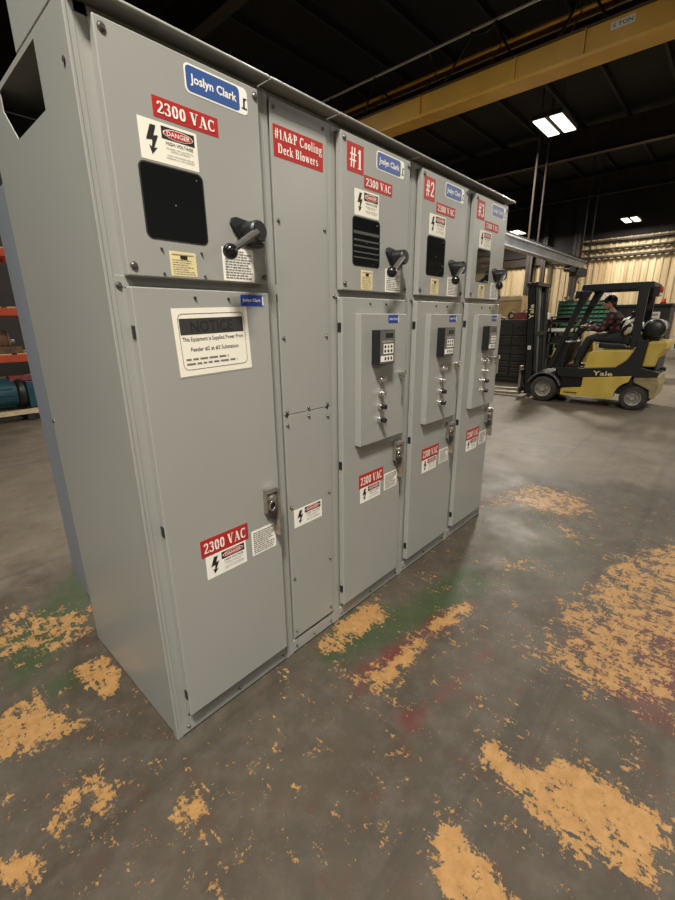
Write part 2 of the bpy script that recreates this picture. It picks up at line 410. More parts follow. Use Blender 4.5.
def low_latch(P,x,z,s=1):
    m=MB(); y=DY
    m.box((x+.014,y,z-.115),(x+.024,y-.038,z+.09),'tarnished')           # lever bar
    m.box((x-.03,y,z+.075),(x+.02,y-.03,z+.095),'steel'); m.box((x-.032,y,z-.01),(x-.022,y-.02,z+.09),'tarnished')
    m.cyl((x-.006,y,z+.052),(x-.006,y-.03,z+.052),.019,'tarnished',18); m.cyl((x-.006,y-.03,z+.052),(x-.006,y-.036,z+.052),.012,'steel',14)
    o=m.build('door_latch',P,bevel=.0015)
    k=MB(); pts=[(x-.006+.016*math.sin(t),y-.026-.004*math.cos(t),z+.022+.020*math.cos(t)) for t in [2*PI*i/16 for i in range(17)]]
    k.tube(pts,.0034,'chrome',8); k.prism([(x-.018,z-.032),(x-.02,z+.002),(x+.006,z+.002),(x+.006,z-.030)],1,y-.018,y-.034,'dark_steel')
    k.build('lock_hasp',P)
def cabinet(x0,x1,name,label,door=None,main=False,idx=0,blower=False):
    root=thing(name,label,'electrical cabinet',((x0+x1)/2,.4,0))
    R=Matrix.Translation((-(x0+x1)/2,-.4,0))
    O=lambda mb,nm,bevel=0,par=root: mb.build(nm,par,bevel)
    HT=2.232
    # everything below is modelled in world coordinates and shifted into the cabinet's frame
    b=MB(); G='gray'
    if main:
        S='gray_side'; th=.004
        b.box((x0,0.014,.012),(x0+th,.228,HT),S); b.box((x0,.228,.012),(x0+th,.80,2.065),S); b.box((x0,.62,2.065),(x0+th,.80,HT),S)
        b.box((x0,.228,2.222),(x0+th,.62,HT),S)
        b.prism([(.516,2.065),(.62,2.065),(.62,2.17)],0,x0,x0+th,S)
        b.box((x0+th,.796,.012),(x1-.001,.80,HT),G); b.box((x0+.30,.05,.012),(x1-.001,.795,HT),G)
        b.box((x0+th,.014,.012),(x0+.30,.03,HT),G)
        b.box((x0+.001,.03,0),(x0+.03,.795,.012),'rust')
    else:
        b.box((x0+.001,.014,.0),(x1-.001,.80,HT),G)
    o=O(b,'enclosure')
    f=MB(); fs_=Screws()
    l,r=(door if door else (x0+.022,x1-.022))
    f.box((x0,0,0),(x0+.0205,.02,2.225),G); f.box((x1-.0205,0,0),(x1,.02,2.225),G)
    if main: f.box((x0-.003,-.002,0),(x0+.006,.03,2.235),G); f.box((x0+.004,.001,0),(l+.004,.018,2.225),G)
    for xa,xb in((x0+.0215,l+.004),(r-.004,x1-.0215)):
        if xb-xa>.004: f.box((xa,.004,.0),(xb,.016,2.225),G)
    f.box((x0+.0205,.002,.0),(x1-.0205,.02,.062),G); f.box((x0+.0205,-.004,.0),(x1-.0205,.002,.004),'black_matte')
    f.box((x0+.0205,.001,2.20),(x1-.0205,.02,2.225),G); f.box((x0+.0205,.0,1.604),(x1-.0205,.02,1.636),G)
    for z in(.03,): 
        for xx in(x0+.045,(x0+x1)/2,x1-.04): screw(fs_,xx,z,.001,.005)
    if not blower:
        screw(fs_,x0+.03 if main else l-.018,1.61,.001,.007); 
    O(f,'front_frame',.0018); fs_.build('frame_screw',root)
    c=MB(); c.box((x0+.0015,-.040,2.234),(x1-.0015,.81,2.240),G); pass
    pass
    c.tube([(x0+.002,-.042,2.238),(x1-.002,-.042,2.238)],.006,G,10)
    for xx in (x0+.01,x1-.01): c.box((xx-.008,-.048,2.19),(xx+.008,0,2.236),G) if False else None
    O(c,'drip_cap')
    if blower:
        p=MB(); p.box((x0+.026,-.006,.085),(x1-.026,0,1.150),G); p.box((x0+.026,-.006,1.153),(x1-.026,0,2.212),G)
        pan=O(p,'cover_panel',.001)
        s=Screws()
        for z in(2.185,1.85,1.45,1.165,1.11,.75,.40,.12):
            for xx in(x0+.042,x1-.045): screw(s,xx,z,-.006,.0055)
        screw(s,(x0+x1)/2,1.165,-.006,.0055); screw(s,(x0+x1)/2,1.13,-.006,.0055)
        for xx in(x0+.038,x1-.05): q_=MB(); s.l.append(q_); q_.prism([(xx-.008,1.15),(xx+.012,1.17),(xx+.005,1.14)],1,-.0065,-.0075,'ink')
        s.build('panel_screw',root)
        d=Decal((.600,-.006,2.045)).plate(.238,.094,'red'); d.serif('#1A&P Cooling',.006,.054,.226,.029,'white'); d.serif('Deck Blowers',.018,.013,.192,.028,'white'); d.build('section_sign',root)
        sign_danger(root,.620,.645,.17,.085,-.006,'white')
    else:
        ud=MB(); ud.box((l,DY,1.633),(r,0,2.2),G); up=O(ud,'upper_door',.0035)
        ds=Screws()
        for xx,z in((l+.018,2.178),(r-.014,2.178),(l+.018,1.66),(r-.012,1.656)): screw(ds,xx,z,DY,.008)
        if main:
            for xx,z in((.15,1.71),(.275,1.71),(.15,1.645),(.28,1.645)): screw(ds,xx,z,DY,.003)
        ds.build('door_screw',up)
        ld=MB(); ld.box((l,DY,.097),(r,0,1.606),G); lo=O(ld,'lower_door',.0035)
        for z in (1.485,.86,.19):
            hs=MB(); hs.box((l-.003,DY+.006,z-.018),(l+.001,-.006,z+.018),'black')
            hs.build('door_hinge',lo)
        W2=dict(jc=(.226,.208) ,v=(.124,.197),dg=(.078,.168),w=(.065,.190),ye=(.124,.083),ins=(.300,.120)) if main else \
           dict(jc=(.222,.204),v=(.140,.198),dg=(.080,.163),w=(.066,.188),ye=(.124,.080),ins=(.300,.122))
        plate_name(up,l+W2['jc'][0],2.116,W2['jc'][1],.069)
        sign_voltage(up,l+W2['v'][0],2.031,W2['v'][1],.048)
        sign_danger(up,l+W2['dg'][0],1.926,W2['dg'][1],.095)
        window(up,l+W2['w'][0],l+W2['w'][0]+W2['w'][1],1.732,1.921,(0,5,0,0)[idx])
        tag_yellow(up,l+W2['ye'][0],1.641,W2['ye'][1],.066 if main else .078,idx)
        sign_instr(up,l+W2['ins'][0],1.638,W2['ins'][1],.099,10+idx)
        handle(up,l+(.403 if main else .362),1.785)
        sc=Screws()
        for xx in(l+.19,l+.31): screw(sc,xx,1.582,DY,.0035,'ink')
        sc.build('plug_screw',lo)
        if main:
            plate_small(lo,.405,1.561,.096,.036,DY)
            d=Decal((.160,DY,1.344),rot=math.radians(2.0)).plate(.276,.209,'ink_soft')
            d.rect(.003,.004,.273,.206,'cream',2); 
            fr=rrect(.018,.022,.258,.190,.018); fi=rrect(.0195,.0235,.2565,.1885,.0165); n=len(fr)
            for i in range(n): d.poly([fr[i],fr[(i+1)%n],fi[(i+1)%n],fi[i]],'ink',3)
            d.rect(.022,.128,.252,.176,'notice_ink',3)
            d.text('NOTICE',.058,.134,.152,.035,'notice_txt',4,.01); 
            d.text('This Equipment is Supplied Power From',.026,.104,.222,.017,'ink',3,.012)
            d.text('Feeder #2 at #3 Substation',.05,.076,.176,.014,'ink',3,.008)
            d.lines(.03,.034,.248,.062,2,'ink_gray',.42,5)
            d.build('notice_sign',lo)
            sign_voltage(lo,.162,.712,.200,.068); sign_danger(lo,.176,.620,.172,.092,m='white'); sign_instr(lo,.376,.627,.118,.106,3)
            low_latch(lo,.475,.80)
        else:
            ic=MB(); ic.box((l+.084,DY-.034,.940),(l+.440,DY,1.540),G); cd=O(ic,'control_door',.003)
            y=DY-.034
            plate_small(cd,l+.285,1.498,.085,.036,y)
            rl=MB(); rx0,rx1,rz0,rz1=l+.160,l+.278,1.318,1.470
            rl.box((rx0,y,rz0),(rx1,y-.046,rz1),'black'); o=rl.build('relay_body',cd,.003)
            kp=Decal((rx0+.004,y-.046,rz0+.004)); w=.110;h=.144; kp.plate(w,h,'keypad')
            kp.rect(w*.35,h*.78,w*.88,h*.93,'screen',2); kp.lines(w*.1,h*.62,w*.9,h*.74,1,'ink_soft',.5,idx)
            kp.rect(w*.22,h*.30,w*.92,h*.60,'white',2); kp.rect(w*.04,h*.06,w*.92,h*.24,'white',2)
            for a in range(3):
                kp.poly(rrect(w*(.27+.22*a),h*.34,w*(.40+.22*a),h*.43,.004),'ink',3); kp.poly(rrect(w*(.27+.22*a),h*.47,w*(.40+.22*a),h*.56,.004),'ink_gray' if a==1 else 'ink',3)
                kp.poly(rrect(w*(.30+.21*a),h*.10,w*(.42+.21*a),h*.20,.004),'ink',3)
            kp.text('Motor Relay',w*.3,h*.65,w*.5,h*.07,'white',3) if False else None
            kp.build('keypad',cd)
            for q,z in enumerate((1.245,1.180,1.115,1.050)):
                nb=MB(); nx=l+.228
                nb.cyl((nx,y,z),(nx,y-.014,z),.0165,'chrome',20); nb.ring((nx,y-.016,z),1,.011,.0165,.006,'chrome',20)
                if q<2: nb.frustum((nx,y-.014,z),(nx,y-.034,z),.0125,.0105,'chrome',18)
                else: nb.frustum((nx,y-.014,z),(nx,y-.040,z),.0125,.0115,'black_gloss',18)
                nb.build('push_button' if q<2 else 'selector_knob',cd)
            lt=MB(); lt.box((l+.388,y,1.235),(l+.396,y-.026,1.265),'steel'); lt.cyl((l+.388,y,1.262),(l+.388,y-.030,1.262),.011,'chrome',16); lt.cyl((l+.388,y-.030,1.262),(l+.388,y-.034,1.262),.015,'chrome',16); lt.box((l+.384,y-.022,1.15),(l+.392,y-.030,1.255),'steel')
            lt.build('control_latch',cd)
            sign_voltage(lo,l+.117,.706,.200,.072); sign_danger(lo,l+.127,.625,.167,.082,m='white'); sign_instr(lo,l+.328,.635,.116,.094,20+idx)
            low_latch(lo,l+.430,.80)
            nd=Decal((l+(.034,.018,.020)[idx-1],DY,2.073)).plate(.102,.100,'red'); nd.serif('#%d'%idx,.014,.016,.076,.068,'white'); nd.build('unit_number_sign',up)
    # shift children into the root frame
    for ch in root.children:
        ch.location = (-(x0+x1)/2,-.4,0)
    return root
SERIF['2']=SERIF['2']
U0=cabinet(0,.563,'electrical_cabinet','tall grey high voltage cabinet with NOTICE sign, nearest and largest of the row',door=(.048,.525),main=True)
cabinet(.564,.885,'electrical_cabinet','narrow grey cabinet section with plain screwed panel and red Cooling Deck Blowers sign',blower=True)
cabinet(.886,1.463,'electrical_cabinet','grey starter cabinet with window crossed by grey bars, marked #1, beside the blower section',door=(.914,1.391),idx=1)
cabinet(1.464,2.040,'electrical_cabinet','grey motor starter cabinet marked #2, between the #1 and #3 starters',door=(1.497,1.975),idx=2)
cabinet(2.041,2.612,'electrical_cabinet','grey motor starter cabinet marked #3, at the far end of the row nearest the forklift',door=(2.075,2.540),idx=3)
# rear cable section and riser box belong to the first cabinet
off=(-.2815,-.4,0)
m=MB(); m.prism([(.015,.80),(.030,1.13),(.060,1.17),(.56,1.17),(.56,.80)],2,.20,2.02,'gray_rear'); o=m.build('rear_cable_section',U0,.004); o.location=off
m=MB(); m.box((.06,.82,.0),(.52,.86,.20),'gray_rear'); m.box((.48,.86,0),(.52,1.12,.20),'gray_rear'); o=m.build('rear_feet',U0); o.location=off
m=MB(); m.box((.0,.06,2.2405),(.085,.388,2.80),'gray_side'); o=m.build('riser_box',U0,.004); o.location=off
for yy,z in((.04,2.115),(.785,1.12)):
    o=MB().cyl((.001,yy,z),(-.004,yy,z),.007,'screw',12).build('side_screw',U0); o.location=off
# ------------------------------------------------------------------ floor with worn paint
POLY={
 'A':[(0.78, -0.83), (0.67, -0.9), (0.63, -1.04), (0.6, -1.17), (0.61, -1.27), (0.64, -1.39), (0.75, -1.43), (0.9, -1.41), (0.92, -1.33), (0.92, -1.18), (0.89, -1.09), (0.77, -0.99), (0.81, -0.89)],
 'B':[(0.42, -0.87), (0.32, -0.88), (0.26, -0.97), (0.24, -1.05), (0.36, -1.19), (0.41, -1.09), (0.41, -0.98), (0.45, -0.91)],
 'C':[(1.33, -0.71), (1.24, -1.02), (1.26, -1.26), (1.28, -1.43), (2.97, -1.47), (3.04, -1.15), (2.46, -0.89), (2.15, -0.88), (1.85, -0.82), (1.69, -0.71), (1.59, -0.89), (1.47, -0.79)],
 'D':[(2.87, 0.05), (3.32, 0.02), (3.57, -0.08), (3.62, -0.33), (3.59, -0.58), (3.2, -0.72), (2.96, -0.58), (2.93, -0.41), (2.95, -0.2), (2.81, -0.07)],
 'E':[(2.0, -0.33), (2.18, -0.35), (2.18, -0.58), (1.98, -0.63), (1.88, -0.47)],
 'F':[(0.66, -0.3), (0.94, -0.36), (1.26, -0.36), (1.5, -0.43), (1.48, -0.51), (1.08, -0.46), (0.85, -0.46), (0.73, -0.47), (0.67, -0.57), (0.66, -0.47)],
 'G':[(0.67, -0.03), (0.95, -0.0), (1.18, -0.03), (1.11, -0.21), (0.84, -0.16), (0.69, -0.14)],
 'H':[(-0.43, 0.66), (-0.31, 0.69), (-0.2, 0.34), (-0.36, 0.34), (-0.53, 0.42)],
 'I':[(-0.16, 0.7), (-0.01, 0.67), (-0.02, 0.43), (-0.12, 0.38), (-0.16, 0.56)],
 'J':[(-0.35, 1.3), (-0.14, 1.46), (-0.12, 1.25), (0.08, 1.1), (0.03, 0.87), (-0.14, 0.84), (-0.39, 1.04)],
 'K':[(-0.4, 0.1), (-0.34, 0.13), (-0.24, 0.12), (-0.2, -0.01), (-0.26, -0.05), (-0.31, -0.09), (-0.31, 0.03), (-0.39, -0.02), (-0.44, -0.02)],
 'L':[(-0.15, -0.2), (-0.02, -0.2), (-0.05, -0.31), (-0.16, -0.31), (-0.18, -0.25)],
 'M':[(-0.56, 0.07), (-0.47, 0.02), (-0.45, -0.06), (-0.48, -0.14), (-0.58, -0.04)],
 'N':[(-0.16, 0.08), (-0.12, 0.06), (-0.08, -0.0), (-0.17, -0.01)],
 'P':[(2.81, -0.41), (2.99, -0.61), (2.76, -0.83), (2.5, -0.64)],
 'GR1':[(0.61, -0.09), (0.97, 0.01), (1.25, -0.15), (1.9, -0.26), (1.76, -0.52), (1.06, -0.4), (0.63, -0.2)],
 'GR2':[(-0.33, 1.17), (0.18, 1.62), (0.12, 1.13), (-0.08, 0.88), (-0.34, 0.73), (-0.4, 0.79)],
 'GR3':[(-0.33, 0.71), (-0.1, 0.71), (-0.16, 0.52), (-0.29, 0.56)],
 'GR4':[(2.45, 0.0), (3.21, -0.28), (2.46, -0.89), (1.7, -0.66)],
 'R1':[(0.69, -0.28), (1.31, -0.37), (1.51, -0.45), (1.47, -0.48), (0.88, -0.4), (0.63, -0.37)],
 'R2':[(0.63, -0.57), (1.06, -0.67), (1.29, -0.66), (1.24, -0.69), (0.81, -0.65), (0.61, -0.64)],
 'R3':[(1.51, -0.92), (2.14, -1.16), (2.32, -1.36), (1.28, -1.43), (1.23, -1.28)],
}

def floor():
    xs=np.concatenate([np.arange(-14,-1.2,.8),np.arange(-1.2,4.4,.02),np.arange(4.4,30.5,.8)]); ys=np.concatenate([np.arange(-16.4,-2.2,.8),np.arange(-2.2,2.2,.02),np.arange(2.2,15.5,.8)])
    X,Y=np.meshgrid(xs,ys,indexing='ij'); nx,ny=X.shape
    co=np.stack([X.ravel(),Y.ravel(),np.zeros(X.size)],1)
    i=np.arange(nx-1)[:,None]*ny+np.arange(ny-1)[None,:]
    F=np.stack([i,i+ny,i+ny+1,i+1],-1).reshape(-1,4)
    me=bpy.data.meshes.new('floor'); me.vertices.add(len(co)); me.vertices.foreach_set('co',co.ravel())
    me.loops.add(F.size); me.loops.foreach_set('vertex_index',F.ravel().astype(np.int32)); me.polygons.add(len(F))
    me.polygons.foreach_set('loop_start',np.arange(0,F.size,4,dtype=np.int32)); me.update(calc_edges=True); me.validate()
    def sd(poly):
        P=np.array(poly,float); x=co[:,0];y=co[:,1]; d=np.full(len(x),9.); ins=np.zeros(len(x),bool)
        for a,b in zip(P,np.roll(P,-1,0)):
            e=b-a; L=max(e@e,1e-9); tt=np.clip(((x-a[0])*e[0]+(y-a[1])*e[1])/L,0,1)
            d=np.minimum(d,np.hypot(x-a[0]-tt*e[0],y-a[1]-tt*e[1]))
            c=((a[1]>y)!=(b[1]>y)); 
            with np.errstate(all='ignore'): xi=(b[0]-a[0])*(y-a[1])/(b[1]-a[1])+a[0]
            ins^=(c&(x<xi))
        return np.where(ins,d,-d)
    D=dict(A=(.72,.12),B=(.82,.08),C=(.55,.25),D=(.58,.28),E=(.54,.28),F=(.74,.12),G=(.72,.10),H=(.70,.09),I=(.70,.07),J=(.54,.14),K=(.66,.07),L=(.60,.07),M=(.74,.08),N=(.55,.06),P=(.44,.25))
    ye=np.zeros(len(co)); gr=ye.copy(); re=ye.copy()
    for k,(mx,w) in D.items():
        s=sd(POLY[k]); v=np.clip(.5+s/w,0,1)*mx; v=np.maximum(v,np.where(s>-.22,.24*np.clip(1+s/.22,0,1)+.0,0)); ye=np.maximum(ye,v)
    ye=np.maximum(ye,.20*((co[:,0]>-1)&(co[:,0]<3.6)&(co[:,1]>-1.6)&(co[:,1]<1.4)))
    for k,mx in(('GR1',.75),('GR2',.8),('GR3',.7),('GR4',.35)): gr=np.maximum(gr,np.clip(.4+sd(POLY[k])/.12,0,1)*mx)
    for k,mx in(('R1',.75),('R2',.7),('R3',.45)): re=np.maximum(re,np.clip(.4+sd(POLY[k])/.10,0,1)*mx)
    at=me.color_attributes.new('wear','FLOAT_COLOR','POINT'); at.data.foreach_set('color',np.stack([ye,gr,re,np.ones(len(ye))],1).ravel().astype(np.float32))
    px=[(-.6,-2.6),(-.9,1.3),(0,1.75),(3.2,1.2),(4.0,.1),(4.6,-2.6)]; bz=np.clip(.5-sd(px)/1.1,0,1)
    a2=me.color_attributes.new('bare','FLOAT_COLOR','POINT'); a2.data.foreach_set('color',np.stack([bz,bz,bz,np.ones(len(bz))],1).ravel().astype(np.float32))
    o=bpy.data.objects.new('floor',me); COL.objects.link(o); tag(o,kind='structure')
    m=bpy.data.materials.new('painted_concrete'); m.use_nodes=True; nt=m.node_tree; N=nt.nodes; L=nt.links.new; b=N['Principled BSDF']
    tc=N.new('ShaderNodeTexCoord'); vc=N.new('ShaderNodeVertexColor'); vc.layer_name='wear'; sp=N.new('ShaderNodeSeparateColor'); L(vc.outputs[0],sp.inputs[0])
    def noise_(sc,det=8,rough=.6,dist=0,mp=None):
        n=N.new('ShaderNodeTexNoise'); n.inputs['Scale'].default_value=sc; n.inputs['Detail'].default_value=det; n.inputs['Roughness'].default_value=rough; n.inputs['Distortion'].default_value=dist
        if mp:
            q=N.new('ShaderNodeMapping'); q.inputs['Scale'].default_value=mp[0]; q.inputs['Rotation'].default_value=(0,0,mp[1]); L(tc.outputs['Object'],q.inputs[0]); L(q.outputs[0],n.inputs['Vector'])
        else: L(tc.outputs['Object'],n.inputs['Vector'])
        return n.outputs['Fac']
    def mr(v,a,b_,c=0,d=1):
        q=N.new('ShaderNodeMapRange'); L(v,q.inputs[0])
        for i,x in enumerate((a,b_,c,d)): q.inputs[i+1].default_value=x
        return q.outputs[0]
    def mth(op,a,b_):
        q=N.new('ShaderNodeMath'); q.operation=op
        for i,x in enumerate((a,b_)):
            if isinstance(x,(int,float)): q.inputs[i].default_value=x
            else: L(x,q.inputs[i])
        return q.outputs[0]
    def mix(f,a,b_):
        q=N.new('ShaderNodeMix'); q.data_type='RGBA'
        if isinstance(f,(int,float)): q.inputs[0].default_value=f
        else: L(f,q.inputs[0])
        for i,x in((6,a),(7,b_)):
            if isinstance(x,tuple): q.inputs[i].default_value=x+(1,)
            else: L(x,q.inputs[i])
        return q.outputs[2]
    # concrete
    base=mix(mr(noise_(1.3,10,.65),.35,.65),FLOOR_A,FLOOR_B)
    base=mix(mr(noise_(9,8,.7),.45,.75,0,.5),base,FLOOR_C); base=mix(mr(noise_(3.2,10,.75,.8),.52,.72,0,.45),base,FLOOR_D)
    tyre=mr(noise_(1,6,.6,.6,((.25,7,1),.35)),.56,.70,0,.55); base=mix(tyre,base,FLOOR_D)
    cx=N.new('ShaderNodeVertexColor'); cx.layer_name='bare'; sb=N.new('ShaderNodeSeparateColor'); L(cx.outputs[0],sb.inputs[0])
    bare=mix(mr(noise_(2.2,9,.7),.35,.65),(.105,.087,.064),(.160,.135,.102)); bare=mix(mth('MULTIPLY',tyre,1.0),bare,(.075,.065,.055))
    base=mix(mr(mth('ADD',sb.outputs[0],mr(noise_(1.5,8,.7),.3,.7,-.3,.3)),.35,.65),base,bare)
    # paint layers, each one chipped where the noise rises above the wear value
    flake=noise_(16,10,.72,.35); fine=noise_(70,6,.75); streak=noise_(1,6,.6,.3,((60,7,1),.5)); big=noise_(5,4,.5)
    h=mth('ADD',mth('MULTIPLY',flake,.50),mth('MULTIPLY',fine,.34)); h=mth('ADD',h,mth('MULTIPLY',streak,.20)); h=mth('ADD',h,mth('MULTIPLY',big,.14))
    h=mr(h,.47,.71)
    soft=noise_(7,8,.7)
    gm=mr(mth('SUBTRACT',sp.outputs[1],mr(soft,.25,.75)),-.35,.35,0,.70); rm=mr(mth('SUBTRACT',sp.outputs[2],mr(soft,.25,.75)),-.40,.25,0,.80)
    base=mix(gm,base,(.022,.055,.016)); base=mix(rm,base,(.11,.022,.022))
    ym=mr(mth('SUBTRACT',sp.outputs[0],h),0.0,.035)
    ycol=mix(mr(noise_(25,6,.7),.35,.7),YEL_A,YEL_B)
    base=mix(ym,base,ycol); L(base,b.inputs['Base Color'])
    L(mr(noise_(3,6,.6),.3,.7,.42,.62),b.inputs['Roughness']); b.inputs['Specular IOR Level'].default_value=.35
    bp=N.new('ShaderNodeBump'); bp.inputs['Distance'].default_value=.0015; bp.inputs['Strength'].default_value=.5
    L(mth('ADD',mth('MULTIPLY',ym,1.0),mth('MULTIPLY',noise_(60,4),.5)),bp.inputs['Height']); L(bp.outputs[0],b.inputs['Normal'])
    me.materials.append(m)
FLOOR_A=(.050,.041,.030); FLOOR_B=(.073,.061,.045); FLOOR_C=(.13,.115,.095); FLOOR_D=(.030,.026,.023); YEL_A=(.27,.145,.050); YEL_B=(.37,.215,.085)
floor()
# ------------------------------------------------------------------ building shell
XW=28.0
def shell():
    w=MB(); y=-16.0; pts=[]; p=.30
    while y<15:
        pts+= [(XW,y),(XW,y+.10),(XW-.05,y+.14),(XW-.05,y+.24),(XW,y+.28)] if False else [(0,y),(0,y+.13),(-.06,y+.17),(-.06,y+.26)]; y+=p
    vs=[];fs=[]
    for i,(dx,yy) in enumerate(pts): vs+=[(XW+dx,yy,0),(XW+dx,yy,5.62)]
    fs=[(2*i,2*i+1,2*i+3,2*i+2) for i in range(len(pts)-1)]; w.add(vs,fs,'corrugated')
    w.box((XW+.03,-16,0),(XW+.15,15,5.62),'corrugated')
    struct('wall_right',w,fix=True)
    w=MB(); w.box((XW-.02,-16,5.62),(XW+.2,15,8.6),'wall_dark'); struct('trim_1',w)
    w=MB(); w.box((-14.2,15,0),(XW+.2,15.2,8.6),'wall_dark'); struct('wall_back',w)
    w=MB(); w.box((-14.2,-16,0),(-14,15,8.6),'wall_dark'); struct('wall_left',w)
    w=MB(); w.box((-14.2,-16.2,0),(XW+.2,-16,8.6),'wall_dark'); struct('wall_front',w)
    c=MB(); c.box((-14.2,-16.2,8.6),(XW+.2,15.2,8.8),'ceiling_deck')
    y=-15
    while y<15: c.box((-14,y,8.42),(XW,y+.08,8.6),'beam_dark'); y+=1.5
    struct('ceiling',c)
    n=2
    for x in(-8,-1,6,13,20,26.6):
        m=MB(); m.box((x-.14,-16,7.5),(x+.14,15,7.53),'brown_steel'); m.box((x-.02,-16,7.53),(x+.02,15,8.4),'brown_steel'); m.box((x-.14,-16,8.39),(x+.14,15,8.42),'brown_steel')
        struct('trim_%d'%n,m); n+=1
    # girts across the metal wall and columns in front of it
    for z,h in((4.62,.13),(5.02,.09),(5.40,.11)):
        m=MB(); m.box((XW-.32,-16,z),(XW-.07,6.0,z+.02),'brown_steel'); m.box((XW-.32,-16,z),(XW-.30,6.0,z+h),'brown_steel'); struct('trim_%d'%n,m); n+=1
    m=MB(); m.box((XW-.32,6.3,4.55),(XW-.08,15,4.95),'brown_steel'); struct('trim_%d'%n,m); n+=1
    m=MB(); m.box((XW-.32,6.3,5.0),(XW-.1,15,8.4),'wall_dark'); struct('trim_%d'%n,m); n+=1
    for x,y in((XW-.6,6.1),(XW-.6,8.55),(XW-.7,7.75)):
        m=MB(); s=.17 if y!=7.75 else .12
        m.box((x-s,y-s,0),(x-s+.03,y+s,7.5),'brown_steel'); m.box((x+s-.03,y-s,0),(x+s,y+s,7.5),'brown_steel'); m.box((x-s,y-.015,0),(x+s,y+.015,7.5),'brown_steel'); struct('trim_%d'%n,m); n+=1
    for x,y in((6,13.5),(-1,13.5)):
        m=MB(); m.box((x-.15,y-.15,0),(x+.15,y+.15,7.5),'brown_steel'); struct('trim_%d'%n,m); n+=1
shell()
# ------------------------------------------------------------------ overhead crane (bridge runs along Y)
cr=thing('bridge_crane','yellow overhead bridge crane girder with festoon cable rail','crane',(10,0,6))
R=Matrix.Translation((-10,0,-6))
m=MB(R); m.box((9.62,-9.8,6.06),(9.66,14.8,6.50),'crane_yellow'); m.box((9.45,-9.8,6.0),(9.92,14.8,6.06),'crane_yellow'); m.box((9.60,-9.8,6.50),(9.85,14.8,6.54),'crane_dark')
for yy in(5.2,3.0,1.75,-.6): m.box((9.58,yy,6.06),(9.62,yy+.02,6.5),'crane_yellow')
m.build('girder',cr)
m=MB(R); m.box((10.55,-9.8,7.16),(10.62,14.8,7.30),'crane_dark'); m.box((10.45,-9.8,7.26),(10.55,14.8,7.30),'crane_yellow'); m.build('walkway_beam',cr)
m=MB(R); m.tube([(10.2,-9.8,7.62),(10.2,14.8,7.62)],.03,'white',8); m.build('festoon_rail',cr)
for yy in(7.0,5.4,3.8,2.2,.6,-1):
    m=MB(R); m.tube([(10.2,yy,7.62),(10.48,yy-.05,7.25),(9.75,yy-.1,6.54)],.018,'crane_dark',6); m.build('bracket',cr)
m=MB(R); pts=[]
hang=[8.6,7.0,4.3,3.75,2.0,.3,-1.5]
for a,b in zip(hang,hang[1:]):
    for i in range(10):
        u=i/10; pts.append((10.18,a+(b-a)*u,7.58-(1.0 if abs(a-b)>1 else .1)*4*u*(1-u)))
m.tube(pts,.028,'black_matte',6); m.build('festoon_cable',cr)
d=Decal((9.6195,1.36,6.33),U=(0,-1,0),V=(0,0,1),N=(-1,0,0)).plate(.36,.12,'white'); d.text('5 TON',.03,.03,.30,.06,'ink',3,.01); d.mb.T=Matrix(); 
o=d.mb; o.v=[(x-10,y,z-6) for x,y,z in o.v]; d.build('capacity_plate',cr)
# small monorail beam with hoist
mo=thing('monorail_beam','grey galvanised monorail beam with a hanging hoist, running above the forklift mast','beam',(15,3.8,3.4))
m=MB(Matrix.Translation((-15,-3.8,-3.4)))
m.box((5,3.72,3.40),(20,3.96,3.43),'galvanised'); m.box((5,3.79,3.43),(20,3.82,3.66),'galvanised'); m.box((5,3.70,3.66),(20,3.98,3.69),'galvanised')
m.build('rail',mo)
m=MB(Matrix.Translation((-15,-3.8,-3.4))); x=5
while x<20: m.box((x,3.74,3.70),(x+.22,3.94,3.76),'black_matte'); x+=.3
m.build('cable_chain',mo)
m=MB(Matrix.Translation((-15,-3.8,-3.4))); m.box((19.0,3.6,3.1),(19.8,4.05,3.38),'dark_steel'); m.box((17.9,3.68,3.2),(18.4,3.95,3.38),'dark_steel'); m.tube([(19.4,3.8,3.1),(19.4,3.8,2.95),(19.45,3.75,2.85),(19.5,3.8,2.9)],.03,'steel',6); m.tube([(14.5,3.65,3.36),(16,3.7,3.15),(17.8,3.7,3.25)],.02,'black',6); m.build('hoist',mo)
m=MB(Matrix.Translation((-15,-3.8,-3.4))); 
for yy in(3.65,3.95): m.box((19.9,yy-.02,3.5),(19.94,yy+.02,7.4),'black_matte')
for xx in(13.6,14.4,): m.box((xx-.02,3.8,3.69),(xx+.02,3.84,7.5),'brown_steel')
m.build('hanger',mo)
# ------------------------------------------------------------------ lamps
def lamp(x,y,z,label,power,group=None):
    t_=thing('high_bay_light',label,'ceiling light',(x,y,z),group)
    m=MB(); m.box((-.62,-.34,.02),(.62,.34,.12),'wall_dark'); m.build('housing',t_,.01)
    for s in(-1,1):
        m=MB(); m.box((-.58,s*.19-.13,-.005),(.58,s*.19+.13,.02),'tube_light'); m.build('light_panel',t_)
    m=MB(); m.tube([(-.4,0,.12),(-.4,0,7.5-z)],.008,'dark_steel',5); m.build('hanging_cable',t_); m=MB(); m.tube([(.4,0,.12),(.4,0,7.5-z)],.008,'dark_steel',5); m.build('hanging_cable',t_)
    for s in(-1,1):
        L_=bpy.data.lights.new('lamp_light','AREA'); L_.shape='RECTANGLE'; L_.size=1.15; L_.size_y=.26; L_.energy=power/2; L_.color=LCOL
        lo=bpy.data.objects.new('lamp_light',L_); COL.objects.link(lo); lo.parent=t_; lo.location=(0,s*.19,-.012)
LCOL=(1.0,.93,.82)
lamp(12.12,2.95,6.0,'lit twin panel high bay light, the larger one hanging nearer the yellow crane',PW*1.5)
lamp(25.8,3.48,6.0,'lit high bay light glowing near the corrugated metal wall, above the forklift',PW*.6)
